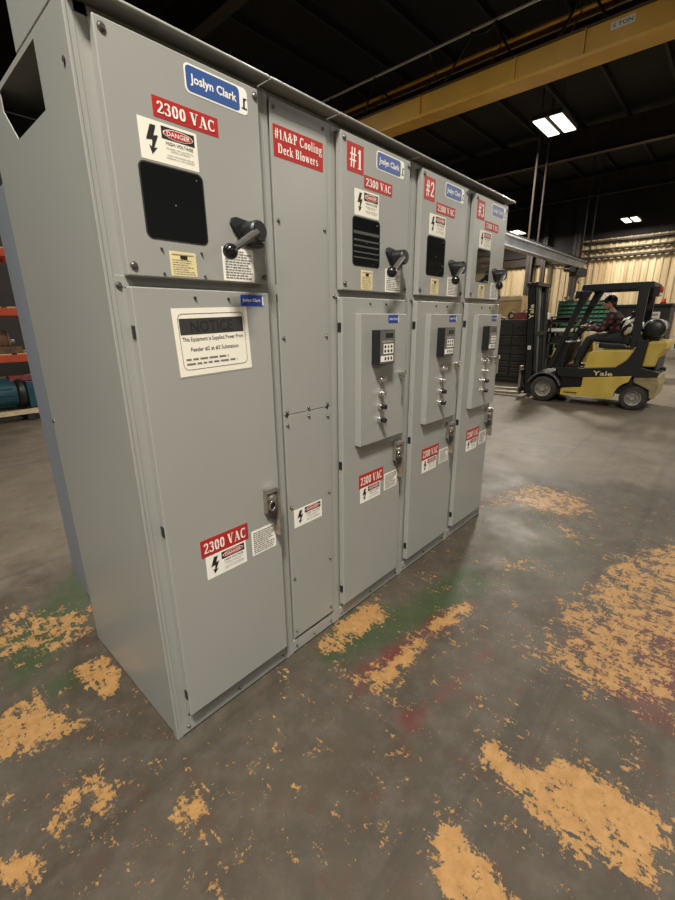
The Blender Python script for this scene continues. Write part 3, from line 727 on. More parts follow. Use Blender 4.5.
lamp(25.0,8.64,6.0,'small distant high bay light just past the number 3 cabinet top',PW*.8)
for x,y,p,lz in KEYS: lamp(x,y,lz,'high bay light hanging out of view of the photo over the floor',PW*p,'high bay lights outside the view')
# ------------------------------------------------------------------ world, camera
w=bpy.data.worlds.new('world'); SC.world=w; w.use_nodes=True; w.node_tree.nodes['Background'].inputs[0].default_value=(.9,.92,1,1); w.node_tree.nodes['Background'].inputs[1].default_value=.0
cy_,sy_,cp_,sp_=math.cos(YAW),math.sin(YAW),math.cos(PIT),math.sin(PIT)
f_=Vector((sy_*cp_,cy_*cp_,-sp_)); r_=Vector((cy_,-sy_,0)); u_=r_.cross(f_)
rt=math.cos(ROL)*r_+math.sin(ROL)*u_; up=-math.sin(ROL)*r_+math.cos(ROL)*u_
cam=bpy.data.cameras.new('camera'); co_=bpy.data.objects.new('camera',cam); COL.objects.link(co_); SC.camera=co_
M4=Matrix((rt,up,-f_)).transposed().to_4x4(); M4.translation=Vector(CAMP); co_.matrix_world=M4
cam.sensor_fit='VERTICAL'; cam.sensor_height=36; cam.sensor_width=27; cam.lens=FPX/900*36; cam.clip_start=.05; cam.clip_end=200
SC.view_settings.view_transform='Standard'; SC.view_settings.look='None'; SC.view_settings.gamma=1; SC.view_settings.use_curve_mapping=False; SC.view_settings.exposure=EXPO
# ------------------------------------------------------------------ forklift, facing +Y, near side towards -X
FX=8.62
fk=thing('forklift','yellow and black forklift truck parked side-on with a driver aboard','forklift',(FX,0,0))
def bothsides(fn):
    for s in(-1,1): fn(s)
m=MB()                                                           # black main frame
for s in(-1,1):
    a,b=(-.45,-.38) if s<0 else(.38,.45)
    m.prism([(.02,1.98),(-.12,1.98),(-.11,1.25),(-.2,1.1),(0,1.0),(.0,1.27)],0,a,b,'black')
    a,b=(-.53,-.40) if s<0 else(.40,.53)
    m.prism([(-.10,1.16),(-.25,1.16),(-.22,.73),(-.47,.66),(-.47,.60),(.60,.50),(1.02,.50),(1.08,.66),(.62,.66),(.14,.70),(-.01,.83),(-.09,1.0)],0,a,b,'black')
m.box((-.42,-.45,.25),(.42,1.1,.62),'black_matte')
m.box((-.42,1.0,.14),(.42,1.42,.55),'black_matte')
m.build('frame',fk,.006)
m=MB()
for s in(-1,1):
    a,b=(-.45,-.38) if s<0 else(.38,.45)
    m.prism([(.68,1.96),(.83,1.97),(.91,1.72),(1.03,1.32),(1.26,.62),(1.17,.62),(.96,1.28),(.82,1.67)],0,a,b,'black')
    m.prism([(.84,2.07),(-.17,2.06),(-.19,1.97),(.04,1.96),(.62,1.96),(.86,1.97)],0,a,b,'black')
for i in range(6): yy=-.1+i*.16; m.box((-.40,yy,2.01),(.40,yy+.05,2.05),'black')
m.box((-.40,.76,1.98),(.40,.85,2.07),'black'); m.box((-.40,-.17,1.98),(.40,-.07,2.06),'black')
m.build('overhead_guard',fk,.01)
m=MB(); m.prism([(.62,.655),(.58,.93),(.44,.98),(-.09,1.0),(-.01,.83),(.14,.70)],0,-.515,.515,'fork_yellow'); m.build('hood',fk,.02)
m=MB(); m.prism([(-.25,1.14),(-.49,1.15),(-.50,1.03),(-.42,.9),(-.40,.74),(-.22,.73)],0,-.5,.44,'fork_yellow'); m.build('counterweight',fk,.03)
m=MB(); m.prism([(-.14,.60),(-.47,.60),(-.49,.45),(-.47,.22),(-.40,.22),(-.38,.36),(-.14,.47)],0,-.48,.48,'fork_dull'); m.box((-.44,-.42,.66),(.44,-.38,.90),'black_matte'); m.build('tail_weight',fk,.02)
for s in(-1,1):
    m=MB(); a,b=(-.535,-.44) if s<0 else(.44,.535)
    arcp=[(-.18+.28*math.cos(math.radians(t_)),.21+.28*math.sin(math.radians(t_))) for t_ in range(70,-10,-10)]
    m.prism([(.60,.50),(-.12,.58)]+arcp+[(.14,.165),(.94,.16),(.94,.28),(.61,.33)],0,a,b,'fork_yellow')
    m.build('side_panel',fk,.006)
for s in(-1,1):
    m=MB(); a,b=(-.50,-.40) if s<0 else(.40,.50); m.prism([(.98,.52),(.60,.51),(.61,.32),(.94,.29)],0,a,b,'black_gloss')
    m.build('step',fk,.006)
for s in(-1,1):
    m=MB(); a=math.radians(15); m.ring((s*.44,1.26,.24),0,.285,.31,.20,'handle_gray' ,20,math.radians(20),math.radians(165)); m.build('fender',fk)
def wheel(x,y,r,wd,s):
    m=MB(); prof=[(-wd/2,r*.60),(-wd/2,r*.93),(-wd/2+.025,r),(wd/2-.025,r),(wd/2,r*.93),(wd/2,r*.60)]
    n=32; vs=[];fs=[]
    for i in range(n):
        t_=2*PI*i/n
        for px,pr in prof: vs.append((px,pr*math.cos(t_),pr*math.sin(t_)))
    k=len(prof)
    for i in range(n):
        for j in range(k-1): a=i*k+j;b=((i+1)%n)*k+j; fs.append((a,b,b+1,a+1))
    m.add(vs,fs,'tyre',True)
    o=m.build('wheel',fk,loc=(x,y,r))
    q=MB(); e=s*wd/2
    q.ring((e-s*.03,0,0),0,r*.52,r*.66,.05,'rim',28); q.cyl((-e*.6,0,0),(e-s*.05,0,0),r*.52,'rim',24); q.frustum((e-s*.05,0,0),(e-s*.005,0,0),r*.26,r*.18,'rim',18)
    for i in range(6):
        t_=2*PI*i/6; q.cyl((e-s*.05,r*.36*math.cos(t_),r*.36*math.sin(t_)),(e-s*.03,r*.36*math.cos(t_),r*.36*math.sin(t_)),.014,'steel',8)
    q.build('rim',o)
for s in(-1,1): wheel(s*.43,1.26,.236,.19,s); wheel(s*.41,-.18,.205,.15,s)
# mast
TL=math.radians(4)
mt=Matrix.Translation((0,1.50,.1)) @ Matrix.Rotation(-TL,4,'X')
m=MB(mt)
for s in(-1,1):
    x=s*.33
    m.box((x-.035,0,0),(x+.035,.02,2.02),'black'); m.box((x-.035,.13,0),(x+.035,.15,2.02),'black'); m.box((x+s*.02-.015,0,0),(x+s*.02+.015,.15,2.02),'black')
    xi=s*.24; m.box((xi-.03,.0,.05),(xi+.03,.11,2.06),'black_matte')
    m.cyl((s*.12,.06,.2),(s*.12,.06,1.9),.035,'dark_steel',12)
m.box((-.38,-.03,2.00),(.38,.17,2.07),'black'); m.box((-.36,0,1.10),(.36,.03,1.18),'black'); m.box((-.36,-.01,.1),(.36,.04,.35),'black_matte')
for xx in(-.05,.03): m.tube([(xx,.05,.3),(xx,.05,2.0)],.012,'steel',6)
mast=m.build('mast',fk,.004)
d=Decal((-.366,.120,1.42),U=(0,0,1),V=(0,1,0),N=(-1,0,0)); d.text('Yale',.0,-.09,.26,.085,'tag_yellow',1,.01); d.mb.v=[tuple(mt@Vector(v)) for v in d.mb.v]; d.build('maker_lettering',mast)
d=Decal((-.366,.05,.85),U=(0,1,0),V=(0,0,1),N=(-1,0,0)); d.rect(0,0,.06,.07,'white',1); d.rect(.015,.02,.045,.05,'ink_gray',2); d.mb.v=[tuple(mt@Vector(v)) for v in d.mb.v]; d.build('mast_label',mast)
m=MB(); m.box((-.40,1.71,.12),(.40,1.75,.20),'dark_steel'); m.box((-.40,1.71,.48),(.40,1.75,.56),'dark_steel')
for xx in(-.28,-.1,.1,.28): m.box((xx-.02,1.71,.12),(xx+.02,1.75,.56),'dark_steel')
m.build('carriage',fk,.004)
for s in(-1,1):
    m=MB(); m.prism([(1.75,.62),(1.79,.62),(1.80,.10),(2.80,.055),(2.80,.04),(1.78,.04),(1.75,.06)],0,s*.27-.055,s*.27+.055,'tarnished'); m.build('fork',fk,.004)
# cockpit
m=MB(); m.prism([(1.20,.62),(1.13,1.0),(1.02,1.12),(.90,1.10),(.96,.95),(1.0,.62)],0,-.40,.40,'black'); m.build('dashboard',fk,.02)
m=MB(); m.prism([(1.24,.62),(1.17,.98),(1.12,.98),(1.18,.62)],0,-.44,-.40,'fork_yellow'); m.prism([(.88,1.08),(.70,1.2),(.64,.70),(.84,.70)],0,.20,.42,'fork_yellow'); m.box((-.42,.55,.56),(.42,1.1,.60),'black_matte'); m.build('cowl',fk,.01)
m=MB(); m.tube([(0,1.02,1.05),(0,.80,1.33)],.025,'black',10)
T=Matrix.Translation((0,.79,1.345)) @ Matrix.Rotation(math.radians(-48),4,'X'); m2=MB(T)
m2.ring((0,0,0),2,.15,.178,.022,'black',24); m2.box((-.155,-.012,-.008),(.155,.012,.008),'black'); m2.box((-.012,-.155,-.008),(.012,.155,.008),'black')
m.v+=[] ; o=m.build('steering_column',fk); m2.build('steering_wheel',fk)
m=MB(); m.prism([(.50,1.0),(.50,1.11),(.10,1.09),(.0,1.0)],0,-.25,.25,'black'); m.prism([(.08,1.07),(.16,1.10),(.09,1.62),(.02,1.62),(.0,1.1)],0,-.25,.25,'black'); m.build('seat',fk,.03)
m=MB(); m.cyl((-.34,-.28,1.335),(.16,-.28,1.335),.15,'black',24); m.sphere((-.34,-.28,1.335),.15,'black',20,10,(.35,1,1)); m.sphere((.16,-.28,1.335),.15,'black',20,10,(.35,1,1)); m.ring((-.30,-.28,1.335),0,.150,.162,.035,'white',24,0,PI); m.box((-.3,-.37,1.14),(.15,-.19,1.19),'black'); m.build('propane_tank',fk)  # white half ring is a highlight on the tank end, drawn as geometry
m=MB(); m.box((-.44,-.26,1.83),(-.36,-.18,1.98),'black'); m.cyl((-.40,-.26,1.93),(-.40,-.30,1.93),.045,'red_lens',14); m.cyl((-.40,-.26,1.86),(-.40,-.29,1.86),.03,'lens_clear',12); m.build('tail_light',fk)
m=MB(); m.box((-.52,.84,1.84),(-.42,.92,1.96),'black'); m.cyl((-.47,.92,1.90),(-.47,.945,1.90),.045,'lens_clear',14); m.build('head_light',fk)
d=Decal((-.531,.46,.575),U=(0,-1,0),V=(0,0,1),N=(-1,0,0)); d.text('Yale',0,-.02,.30,.075,'tag_yellow',1,.01); d.build('maker_lettering',fk)
d=Decal((-.536,.88,.195),U=(0,-1,0),V=(0,0,1),N=(-1,0,0)); d.lines(0,0,.22,.04,1,'ink',.7,3,1); d.build('model_lettering',fk)
m=MB()                                                            # crumpled sheet over the seat side
rnd=random.Random(5); vs=[];n=9
for i in range(n):
    for j in range(n):
        u=i/(n-1)-.5;v=j/(n-1)-.5
        r=1-max(0,(u*u+v*v)**.5-.42)*1.0
        vs.append((-.33+rnd.uniform(-.035,.035)+.10*(u*u+v*v)*4,.04-u*.30+v*.10,1.36+v*.34+u*.10+rnd.uniform(-.01,.01)))
m.add(vs,[(i*n+j,i*n+j+1,(i+1)*n+j+1,(i+1)*n+j) for i in range(n-1) for j in range(n-1)],'crumpled_film',True)
o=m.build('seat_wrap',fk,fix=False); sd_=o.modifiers.new('s','SOLIDIFY'); sd_.thickness=.006

# ------------------------------------------------------------------ driver
def skin(pts,edges,rad,sub=2,root=0):
    me=bpy.data.meshes.new('sk'); me.from_pydata(pts,edges,[]); o=bpy.data.objects.new('sk',me); COL.objects.link(o)
    md=o.modifiers.new('a','SKIN'); md.use_smooth_shade=True
    for i,r in enumerate(rad):
        me.skin_vertices[0].data[i].radius=(r,r) if not isinstance(r,tuple) else r
        me.skin_vertices[0].data[i].use_root=(i==root)
    s=o.modifiers.new('b','SUBSURF'); s.levels=sub; s.render_levels=sub
    dg=bpy.context.evaluated_depsgraph_get(); r=bpy.data.meshes.new_from_object(o.evaluated_get(dg))
    bpy.data.objects.remove(o); bpy.data.meshes.remove(me); return r
I4=Matrix()
pr=thing('person','person in dark red plaid shirt and dark cap driving the forklift, hands on the wheel','person',(FX,.22,1.1))
PT=Matrix.Translation((0,-.22,-1.1))
def chain_body(k=1.0):
    # y forward, leaning on to the wheel
    P={'pel':(0,.25,1.18),'wst':(0,.27,1.32),'chs':(0,.36,1.50),'nck':(0,.42,1.62),'hb':(0,.45,1.69),
       'shL':(-.19,.38,1.55),'elL':(-.25,.50,1.30),'wrL':(-.16,.73,1.38),'shR':(.19,.38,1.55),'elR':(.25,.50,1.30),'wrR':(.16,.73,1.40),
       'hpL':(-.10,.26,1.17),'knL':(-.17,.68,1.18),'anL':(-.17,.82,.76),'ftL':(-.17,.98,.66),
       'hpR':(.10,.26,1.17),'knR':(.15,.70,1.18),'anR':(.15,.88,.76),'ftR':(.15,1.02,.66)}
    return P
P=chain_body(); names=list(P); ix={n:i for i,n in enumerate(names)}
E_=[('pel','wst'),('wst','chs'),('chs','nck'),('nck','hb'),('chs','shL'),('shL','elL'),('elL','wrL'),('chs','shR'),('shR','elR'),('elR','wrR'),('pel','hpL'),('hpL','knL'),('knL','anL'),('anL','ftL'),('pel','hpR'),('hpR','knR'),('knR','anR'),('anR','ftR')]
rad=dict(pel=.12,wst=.10,chs=.09,nck=.050,hb=.055,shL=.050,shR=.050,elL=.042,elR=.042,wrL=.027,wrR=.027,hpL=.085,hpR=.085,knL=.058,knR=.058,anL=.038,anR=.038,ftL=.036,ftR=.036)
me=skin([P[n] for n in names],[(ix[a],ix[b]) for a,b in E_],[rad[n] for n in names])
b=MB(PT); b.merge(me,I4,'skin')
# head with brow, nose, chin and ears; slightly bowed, looking forward (+Y)
HC=(0,.475,1.775)
HT_=Matrix.Translation(HC) @ Matrix.Rotation(math.radians(-12),4,'X')
b.T=PT@HT_
b.sphere((0,0,0),.10,'skin',20,14,(.76,.95,1.12)); b.sphere((0,.045,-.065),.05,'skin',14,9,(.9,.85,.9)); 
b.prism([(.088,.018),(.122,-.022),(.088,-.034)],0,-.011,.011,'skin')
b.box((-.022,.086,-.062),(.022,.093,-.055),'red')
for s in(-1,1):
    b.sphere((s*.030,.084,.012),.011,'white',8,6); b.sphere((s*.030,.093,.012),.005,'ink',6,5); b.sphere((s*.078,-.005,-.01),.024,'skin',8,6,(.35,.7,1.1))
# hands: palm and five curled fingers closing on the wheel rim
b.T=PT
for s in(-1,1):
    w=Vector(P['wrL' if s<0 else 'wrR']); 
    b.sphere(tuple(w+Vector((0,.045,.0))),.036,'skin',10,7,(.9,1.1,.5))
    for i in range(4):
        q=w+Vector((-s*(.027-.018*i),.075,.0)); L_=.03 if i in(1,2) else .024
        b.tube([tuple(q),tuple(q+Vector((0,L_,.004))),tuple(q+Vector((0,L_+.016,-.018))),tuple(q+Vector((0,L_-.004,-.034)))],[.009,.0088,.008,.0065],'skin',7)
    q=w+Vector((-s*.03,.03,0)); b.tube([tuple(q),tuple(q+Vector((-s*.02,.022,-.006))),tuple(q+Vector((-s*.012,.045,-.022)))],[.010,.009,.007],'skin',7)
b.build('body',pr,fix=True)
sub=['pel','wst','chs','shL','elL','wL2','shR','elR','wR2','nk2']
Q=dict(P); Q['wL2']=tuple(Vector(P['elL']).lerp(Vector(P['wrL']),.88)); Q['wR2']=tuple(Vector(P['elR']).lerp(Vector(P['wrR']),.88)); Q['nk2']=tuple(Vector(P['chs']).lerp(Vector(P['nck']),.75))
r2=dict(pel=.150,wst=.142,chs=.185,shL=.092,shR=.092,elL=.060,elR=.060,wL2=.043,wR2=.043,nk2=.105)
me=skin([Q[n] for n in sub],[(sub.index(a),sub.index(b_)) for a,b_ in(('pel','wst'),('wst','chs'),('chs','shL'),('shL','elL'),('elL','wL2'),('chs','shR'),('shR','elR'),('elR','wR2'),('chs','nk2'))],[r2[n] for n in sub])
s_=MB(PT); s_.merge(me,I4,'plaid'); s_.build('shirt',pr)
sub=['pel','hpL','knL','anL','hpR','knR','anR']; r3=dict(pel=.150,hpL=.105,hpR=.105,knL=.078,knR=.078,anL=.06,anR=.06)
me=skin([P[n] for n in sub],[(sub.index(a),sub.index(b_)) for a,b_ in(('pel','hpL'),('hpL','knL'),('knL','anL'),('pel','hpR'),('hpR','knR'),('knR','anR'))],[r3[n] for n in sub])
s_=MB(PT); s_.merge(me,I4,'trousers'); s_.build('trousers',pr)
for k in('L','R'):
    a=Vector(P['an'+k]); f=Vector(P['ft'+k]); s_=MB(PT); s_.tube([tuple(a+Vector((0,-.01,.05))),tuple(a),tuple(a+Vector((0,.0,-.07))),],[.062,.060,.056],'boot',12); s_.tube([tuple(a+Vector((0,-.05,-.09))),tuple(f+Vector((0,0,.0))),tuple(f+Vector((0,.06,-.012)))],[.05,.046,.03],'boot',12); s_.build('boot',pr)
h=MB(PT@HT_); 
vs=MB(); h.sphere((0,-.012,.028),.108,'hair',20,12,(.80,.98,.92)); h.sphere((0,-.055,-.03),.07,'hair',14,9,(.95,.7,.9)); h.prism([(.06,.05),(.15,.045),(.15,.038),(.06,.035)],0,-.055,.055,'hair'); h.build('cap',pr)

# ------------------------------------------------------------------ things behind the forklift
def at(t_,x,y,z): return Matrix.Translation((-x,-y,-z))
c=thing('steel_cabinet','wide dark steel drawer cabinet behind the forklift mast','cabinet',(10.5,2.9,0))
m=MB(); m.box((-.35,-.95,.06),(.35,1.3,1.50),'black_matte'); m.box((-.33,-.9,0),(.33,1.25,.06),'black_matte'); m.build('carcass',c,.008)
k=0
for yy0,yy1 in((-.92,-.22),(-.20,.50),(.52,1.27)):
    zz=.16
    for hgt in(.12,.12,.14,.16,.20,.25,.26):
        m=MB(); m.box((-.375,yy0,zz),(-.35,yy1,zz+hgt-.018),'dark_steel'); m.box((-.395,yy0+.03,zz+hgt-.045),(-.375,yy1-.03,zz+hgt-.033),'handle_gray'); m.build('drawer',c); zz+=hgt
c=thing('steel_shelf','dark shelving unit with stacked bars between the mast and the green bins','shelf',(10.6,1.68,0))
m=MB()
for x in(-.3,.3):
    for y in(-.28,.22): m.box((x-.02,y-.02,0),(x+.02,y+.02,1.55),'olive')
m.build('upright',c)
for z in(.3,.65,.95,1.2,1.40,1.53): m=MB(); m.box((-.32,-.3,z),(.32,.24,z+.03),'olive'); m.build('shelf_board',c)
o=MB(Matrix()).box((-.05,-.35,0),(.05,.35,.07),'white').build('white_bar',bevel=.005,loc=(10.34,1.70,1.23)); tag(o,'long white bar lying on the dark shelving beside the mast','bar')
for i,(y,z,l) in enumerate(((1.68,.33,.4),(1.62,.68,.42),(1.7,.98,.38),(1.66,1.43,.4))):
    o=MB().box((-.2,-l/2,0),(.2,l/2,.14 if i<3 else .08),'dark_steel').build('parts_tray',bevel=.01,loc=(10.6,y,z)); tag(o,('dark parts tray on the lowest board of the shelving by the mast','dark parts tray on the second board of the shelving by the mast','dark parts tray on the middle board of the shelving by the mast','shallow dark parts tray near the top of the shelving by the mast')[i],'tray')
# clutter on the drawer cabinet
def simple(name,label,cat,mb,loc,bevel=.006): return tag(mb.build(name,bevel=bevel,loc=loc),label,cat)
m=MB(); m.prism([(-.28,0),(.28,0),(.28,.10),(.20,.16),(-.20,.16),(-.28,.10)],0,-.10,.10,'maroon'); m.tube([(0,-.1,.16),(0,-.08,.20),(0,.08,.20),(0,.1,.16)],.012,'black',6); simple('toolbox','dull red toolbox on the dark drawer cabinet','toolbox',m,(10.35,2.48,1.50))
m=MB(); m.box((-.12,-.11,0),(.12,.11,.14),'white'); m.box((-.125,-.02,0),(.125,.02,.142),'wood_pale'); simple('carton','small white carton next to the mast on the drawer cabinet','box',m,(10.4,2.13,1.50))
m=MB(); m.ring((0,0,.09),0,.05,.09,.05,'dark_steel',18); m.box((-.03,-.06,0),(.03,.06,.03),'dark_steel'); simple('cable_coil','dark coil standing on the drawer cabinet by the grey switchgear','coil',m,(10.3,2.82,1.50),0)
m=MB(); m.tube([(0,-.12,.02),(-.02,-.02,.05),(.02,.06,.02),(0,.18,.03)],.03,'rust',8); simple('rag','brown rag heaped at the end of the drawer cabinet','rag',m,(10.45,3.15,1.50),0)
c=thing('wooden_crate','tall pale plywood crate behind the dark drawer cabinet','crate',(11.8,3.35,0))
m=MB(); m.box((-.4,-.33,.1),(.4,.6,2.10),'wood'); m.build('crate_body',c)
for z in(.12,1.0,1.98): m=MB(); m.box((-.43,-.35,z),(-.4,.62,z+.1),'wood_pale'); m.build('batten',c)
m=MB(); 
for y in(-.28,.1,.5): m.box((-.4,y-.05,0),(.4,y+.05,.1),'wood'); 
m.build('skid',c)
for i,(y,hh) in enumerate(((2.78,2.08),(2.62,2.0),(2.50,2.12))):
    o=MB().box((-.05,-.035,0),(.05,.035,hh),('wood','wood_pale','wood')[i]).build('timber_post',bevel=.004,loc=(11.7,y,0)); tag(o,('upright timber post right beside the plywood crate','pale upright timber post, middle of the three beside the crate','upright timber post closest to the forklift mast')[i],'post')
# green bin panel
c=thing('bin_rack','louvred green steel rack for small parts bins behind the windshield side of forklift','rack',(20.1,3.6,0))
m=MB(); m.box((0,-.95,1.0),(.03,.95,2.22),'olive')
m.build('back_panel',c)
m=MB()
for y in(-.97,.97): m.box((-.03,y-.03,0),(.05,y+.03,2.24),'green_bin'); m.box((-.35,y-.03,0),(.35,y+.03,.05),'green_bin')
m.box((-.02,-.95,.5),(.02,.95,.55),'green_bin'); m.build('stand',c)
rows,cols=7,11; first=None
for r in range(rows):
    for q in range(cols):
        lab='small green plastic bin hung on the green rack, row %s'%('one from top,two from top,three from top,in the middle,three from bottom,two from bottom,at the bottom'.split(',')[r])
        loc=(20.1,3.6-.86+q*.172,2.10-r*.165)
        if first is None:
            m=MB(); w_=.075
            m.box((-.15,-w_,-.055),(0,w_,-.05),'green_bin'); m.box((-.005,-w_,-.055),(0,w_,.05),'green_bin')
            for s in(-1,1): m.prism([(0,-.055),(-.15,-.055),(-.16,-.01),(-.08,.05),(0,.05)],1,s*w_-.004,s*w_+.004,'green_bin')
            m.prism([(-.15,-.055),(-.16,-.01),(-.154,-.01),(-.144,-.055)],1,-w_,w_,'green_bin'); m.box((-.13,-.06,-.05),(-.01,.06,-.01),'dark_steel')
            o=m.build('parts_bin',loc=loc); first=o
        else: o=first.copy(); COL.objects.link(o); o.location=loc
        tag(o,lab,'bin','green bins %s'%lab.split(', ')[1])
c=thing('pedestal_fan','pale round fan head on a stand rising behind the driver and green bins','fan',(20.8,3.08,0))
m=MB(); m.ring((0,0,2.40),0,.20,.25,.14,'white',26); m.ring((-.05,0,2.40),0,.10,.115,.02,'white',20); m.build('guard_ring',c)
m=MB(); m.cyl((-.03,0,2.40),(.08,0,2.40),.06,'white',14)
for i in range(8): t_=i*PI/4; m.tube([(-.05,.05*math.cos(t_),2.4+.05*math.sin(t_)),(-.05,.21*math.cos(t_),2.4+.21*math.sin(t_))],.006,'white',5)
m.build('hub',c)
m=MB(); m.cyl((0,0,.04),(0,0,2.2),.03,'steel',10); m.frustum((0,0,0),(0,0,.05),.28,.24,'dark_steel',20); m.build('stand',c)
for i,(y,z) in enumerate(((4.3,2.24),(4.0,2.24),(3.72,2.24))):
    m=MB(); m.ring((0,0,.09),0,.035,.085,.12,'wood_pale',16); o=m.build('tape_roll',loc=(20.1,y,z+.002)); tag(o,('pale roll standing on the green rack, leftmost','pale roll standing on the green rack, middle of three','pale roll standing on the green rack, closest to the driver')[i],'roll')
# black enclosure and blue shelves at the right
c=thing('equipment_box','large black equipment enclosure with white label behind the propane tank','enclosure',(12.6,.45,0))
m=MB(); m.box((-.45,-.52,.1),(.45,.62,1.78),'black_matte'); m.box((-.48,-.55,1.76),(.48,.65,1.82),'black_matte'); m.build('housing',c,.01)
m=MB(); m.box((-.44,-.5,0),(.44,.6,.1),'dark_steel'); m.build('plinth',c)
m=MB(); m.box((-.47,-.5,.15),(-.45,.04,1.72),'dark_steel'); m.box((-.47,.06,.15),(-.45,.6,1.72),'dark_steel'); m.build('door',c,.004)
m=MB(); m.box((-.474,-.34,1.50),(-.4705,-.14,1.64),'white'); m.box((-.4755,-.30,1.55),(-.474,-.18,1.60),'ink_soft'); m.build('label_plate',c)
m=MB(); m.cyl((0,0,0),(0,0,.03),.06,'black',14); m.frustum((0,0,.03),(0,0,.11),.05,.04,'red_lens',14); o=m.build('beacon',loc=(12.4,.12,1.822)); tag(o,'red beacon standing on the black equipment enclosure','beacon')
c=thing('storage_rack','blue steel storage rack at the right edge beyond the forklift','rack',(20.4,.45,0))
m=MB()
for x in(-.3,.3):
    for y in(-1.0,.62): m.box((x-.03,y-.03,0),(x+.03,y+.03,2.0),'steel_blue')
m.build('upright',c)
for z in(.35,.8,1.25,1.65,1.97): m=MB(); m.box((-.32,-1.0,z),(.32,.64,z+.04),'galvanised'); m.build('shelf_board',c)
for i,(y,z) in enumerate(((.2,.39),(-.3,.39),(.15,.84),(-.4,.84),(.3,1.29),(-.2,1.29),(.1,1.69))):
    lab=['wide','squat'][i%2]; m=MB(); m.box((-.22,-.17,0),(.22,.17,.22 if i%2 else .28),('teal','steel_blue','dark_steel')[i%3]); m.box((-.225,-.1,.08),(-.22,.1,.14),'white'); o=m.build('storage_tub',bevel=.01,loc=(20.4,y,z+.001))
    tag(o,('blue-green tub','blue tub','dark tub')[i%3]+' on the '+('lowest shelf, left','lowest shelf, right','second shelf, left','second shelf, right','third shelf, left','third shelf, right','top shelf')[i]+' of the blue rack','tub')
# low benches filling the far wall
for i,(y,w_,h_) in enumerate(((-1.6,1.4,1.2),(5.9,1.6,1.5),(8.3,2.0,1.3))):
    c=thing('work_bench',('steel workbench by the far wall, right of the blue rack','steel workbench by the far wall behind the green rack','steel workbench by the far wall behind the plywood crate')[i],'bench',(25.5,y,0))
    m=MB(); m.box((-.4,-w_/2,h_-.06),(.4,w_/2,h_),'wood_pale'); m.build('bench_top',c)
    m=MB(); m.box((-.35,-w_/2+.05,.1),(.35,w_/2-.05,h_-.06),'olive'); m.build('base_cupboard',c)
    m=MB(); m.box((-.34,-w_/2+.06,0),(.34,w_/2-.06,.1),'black_matte'); m.build('plinth',c)

# ------------------------------------------------------------------ pallet rack at the left
RY=7.2
c=thing('pallet_rack','orange and dark steel pallet rack seen at the left edge behind the cabinets','rack',(-.6,RY+.5,0))
m=MB()
for x in(-2.3,2.3):
    for y in(-.45,.45): m.box((x-.05,y-.04,0),(x+.05,y+.04,3.4),'teal')
    for z in(.3,1.1,1.9,2.7): m.tube([(x,-.45,z),(x,.45,z+.7)],.018,'teal',6)
m.build('upright_frame',c)
for z in(.93,1.64,2.50):
    for y in(-.47,.47): m=MB(); m.box((-2.3,y-.03,z),(2.3,y+.03,z+.115),'orange'); m.build('rack_beam',c,.004)
for z in (1.045,1.755,2.615): 
    m=MB()
    for i in range(16): m.box((-2.25+i*.29,-.5,z),(-2.25+i*.29+.22,.5,z+.02),'wood'); 
    m.build('deck',c)
rnd=random.Random(3)
def casting(x,z,s,mt_,lab):
    m=MB(); m.cyl((-s,0,s*.8),(s,0,s*.8),s*.7,mt_,20); m.cyl((-s*1.15,0,s*.8),(-s,0,s*.8),s*.85,mt_,20); m.cyl((s,0,s*.8),(s*1.1,0,s*.8),s*.85,mt_,20); m.cyl((s*1.1,0,s*.8),(s*1.5,0,s*.8),s*.16,'steel',10)
    m.box((-s*.8,-s*.6,0),(s*.8,s*.6,s*.14),mt_); m.box((-s*.6,-s*.2,0),(s*.6,s*.2,s*.5),mt_)
    o=m.build('gear_motor',bevel=0,loc=(x,RY+.35,z)); tag(o,lab,'motor')
casting(.95,1.067,.22,'rust','rusty brown flanged machine part on the lowest rack deck, nearest the cabinets')
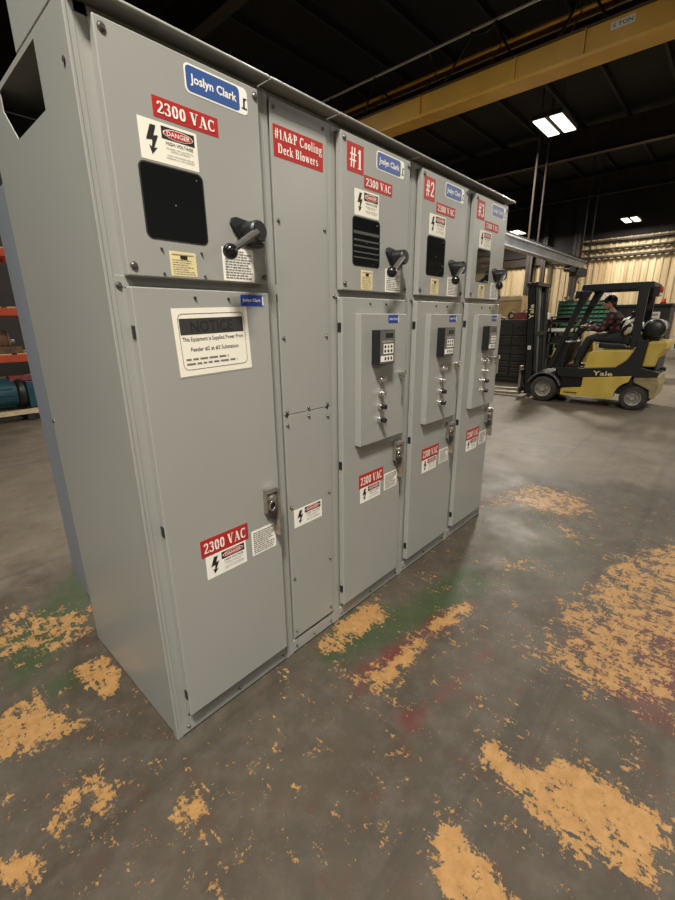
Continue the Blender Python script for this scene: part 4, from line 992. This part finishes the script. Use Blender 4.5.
casting(.15,1.067,.24,'dark_steel','dark flanged machine part on the lowest rack deck')
casting(.75,1.777,.30,'rust','large rusty machine part on the middle rack deck, nearest the cabinets')
casting(-.2,1.777,.28,'dark_steel','large dark machine part on the middle rack deck')
casting(.9,2.637,.25,'dark_steel','dark machine part on the top rack deck')
o=MB().box((-.7,-.035,0),(.7,.035,.07),'white').build('board_stack',bevel=.005,loc=(.4,RY+.045,1.777)); 
tag(o,'pale board lying along the front of the middle rack deck','board')
# orange-brown crossbeam of load on lower deck
o=MB().box((-.8,-.035,0),(.8,.035,.10),'rust').build('steel_bar',bevel=.005,loc=(.5,RY+.045,1.262-.195)); tag(o,'rust coloured steel bar lying at the front of the lowest rack deck','bar')
# electric motor on a skid under the rack
c=thing('electric_motor','large teal electric motor on a low skid under the orange rack','motor',(.78,RY+.1,0))
m=MB(); m.cyl((-.5,0,.43),(.30,0,.43),.225,'teal',28)
for i in range(14):
    t_=2*PI*i/14; m.box((-.4,.22*math.cos(t_)-.006,.43+.22*math.sin(t_)-.006),(.25,.245*math.cos(t_)+.006,.43+.245*math.sin(t_)+.006),'teal')
m.build('motor_housing',c)
m=MB(); m.ring((.36,0,.43),0,.0,.25,.10,'black',28); m.build('end_bell',c)
m=MB(); m.box((.44,-.2,.20),(.85,.2,.62),'teal'); m.box((.55,-.215,.28),(.60,-.2,.6),'black'); m.box((.75,-.215,.28),(.80,-.2,.6),'black'); m.build('gear_case',c,.02)
m=MB(); m.box((-.7,-.32,.12),(.86,-.24,.19),'wood_pale'); m.box((-.7,.24,.12),(.86,.32,.19),'wood_pale'); m.box((-.6,-.30,0),(-.5,.30,.12),'dark_steel'); m.box((.35,-.30,0),(.45,.30,.12),'dark_steel'); m.box((.74,-.3,0),(.84,.3,.12),'dark_steel'); m.build('skid',c)
o=MB().box((-.3,-.1,0),(.3,.1,.09),'white').build('flat_case',bevel=.01,loc=(1.33,RY+.1,.622)); o.data.materials[0]=MATS['maroon']; tag(o,'flat maroon case resting on the teal motor gear case','case')
# low red stand leg beside the cabinets' rear
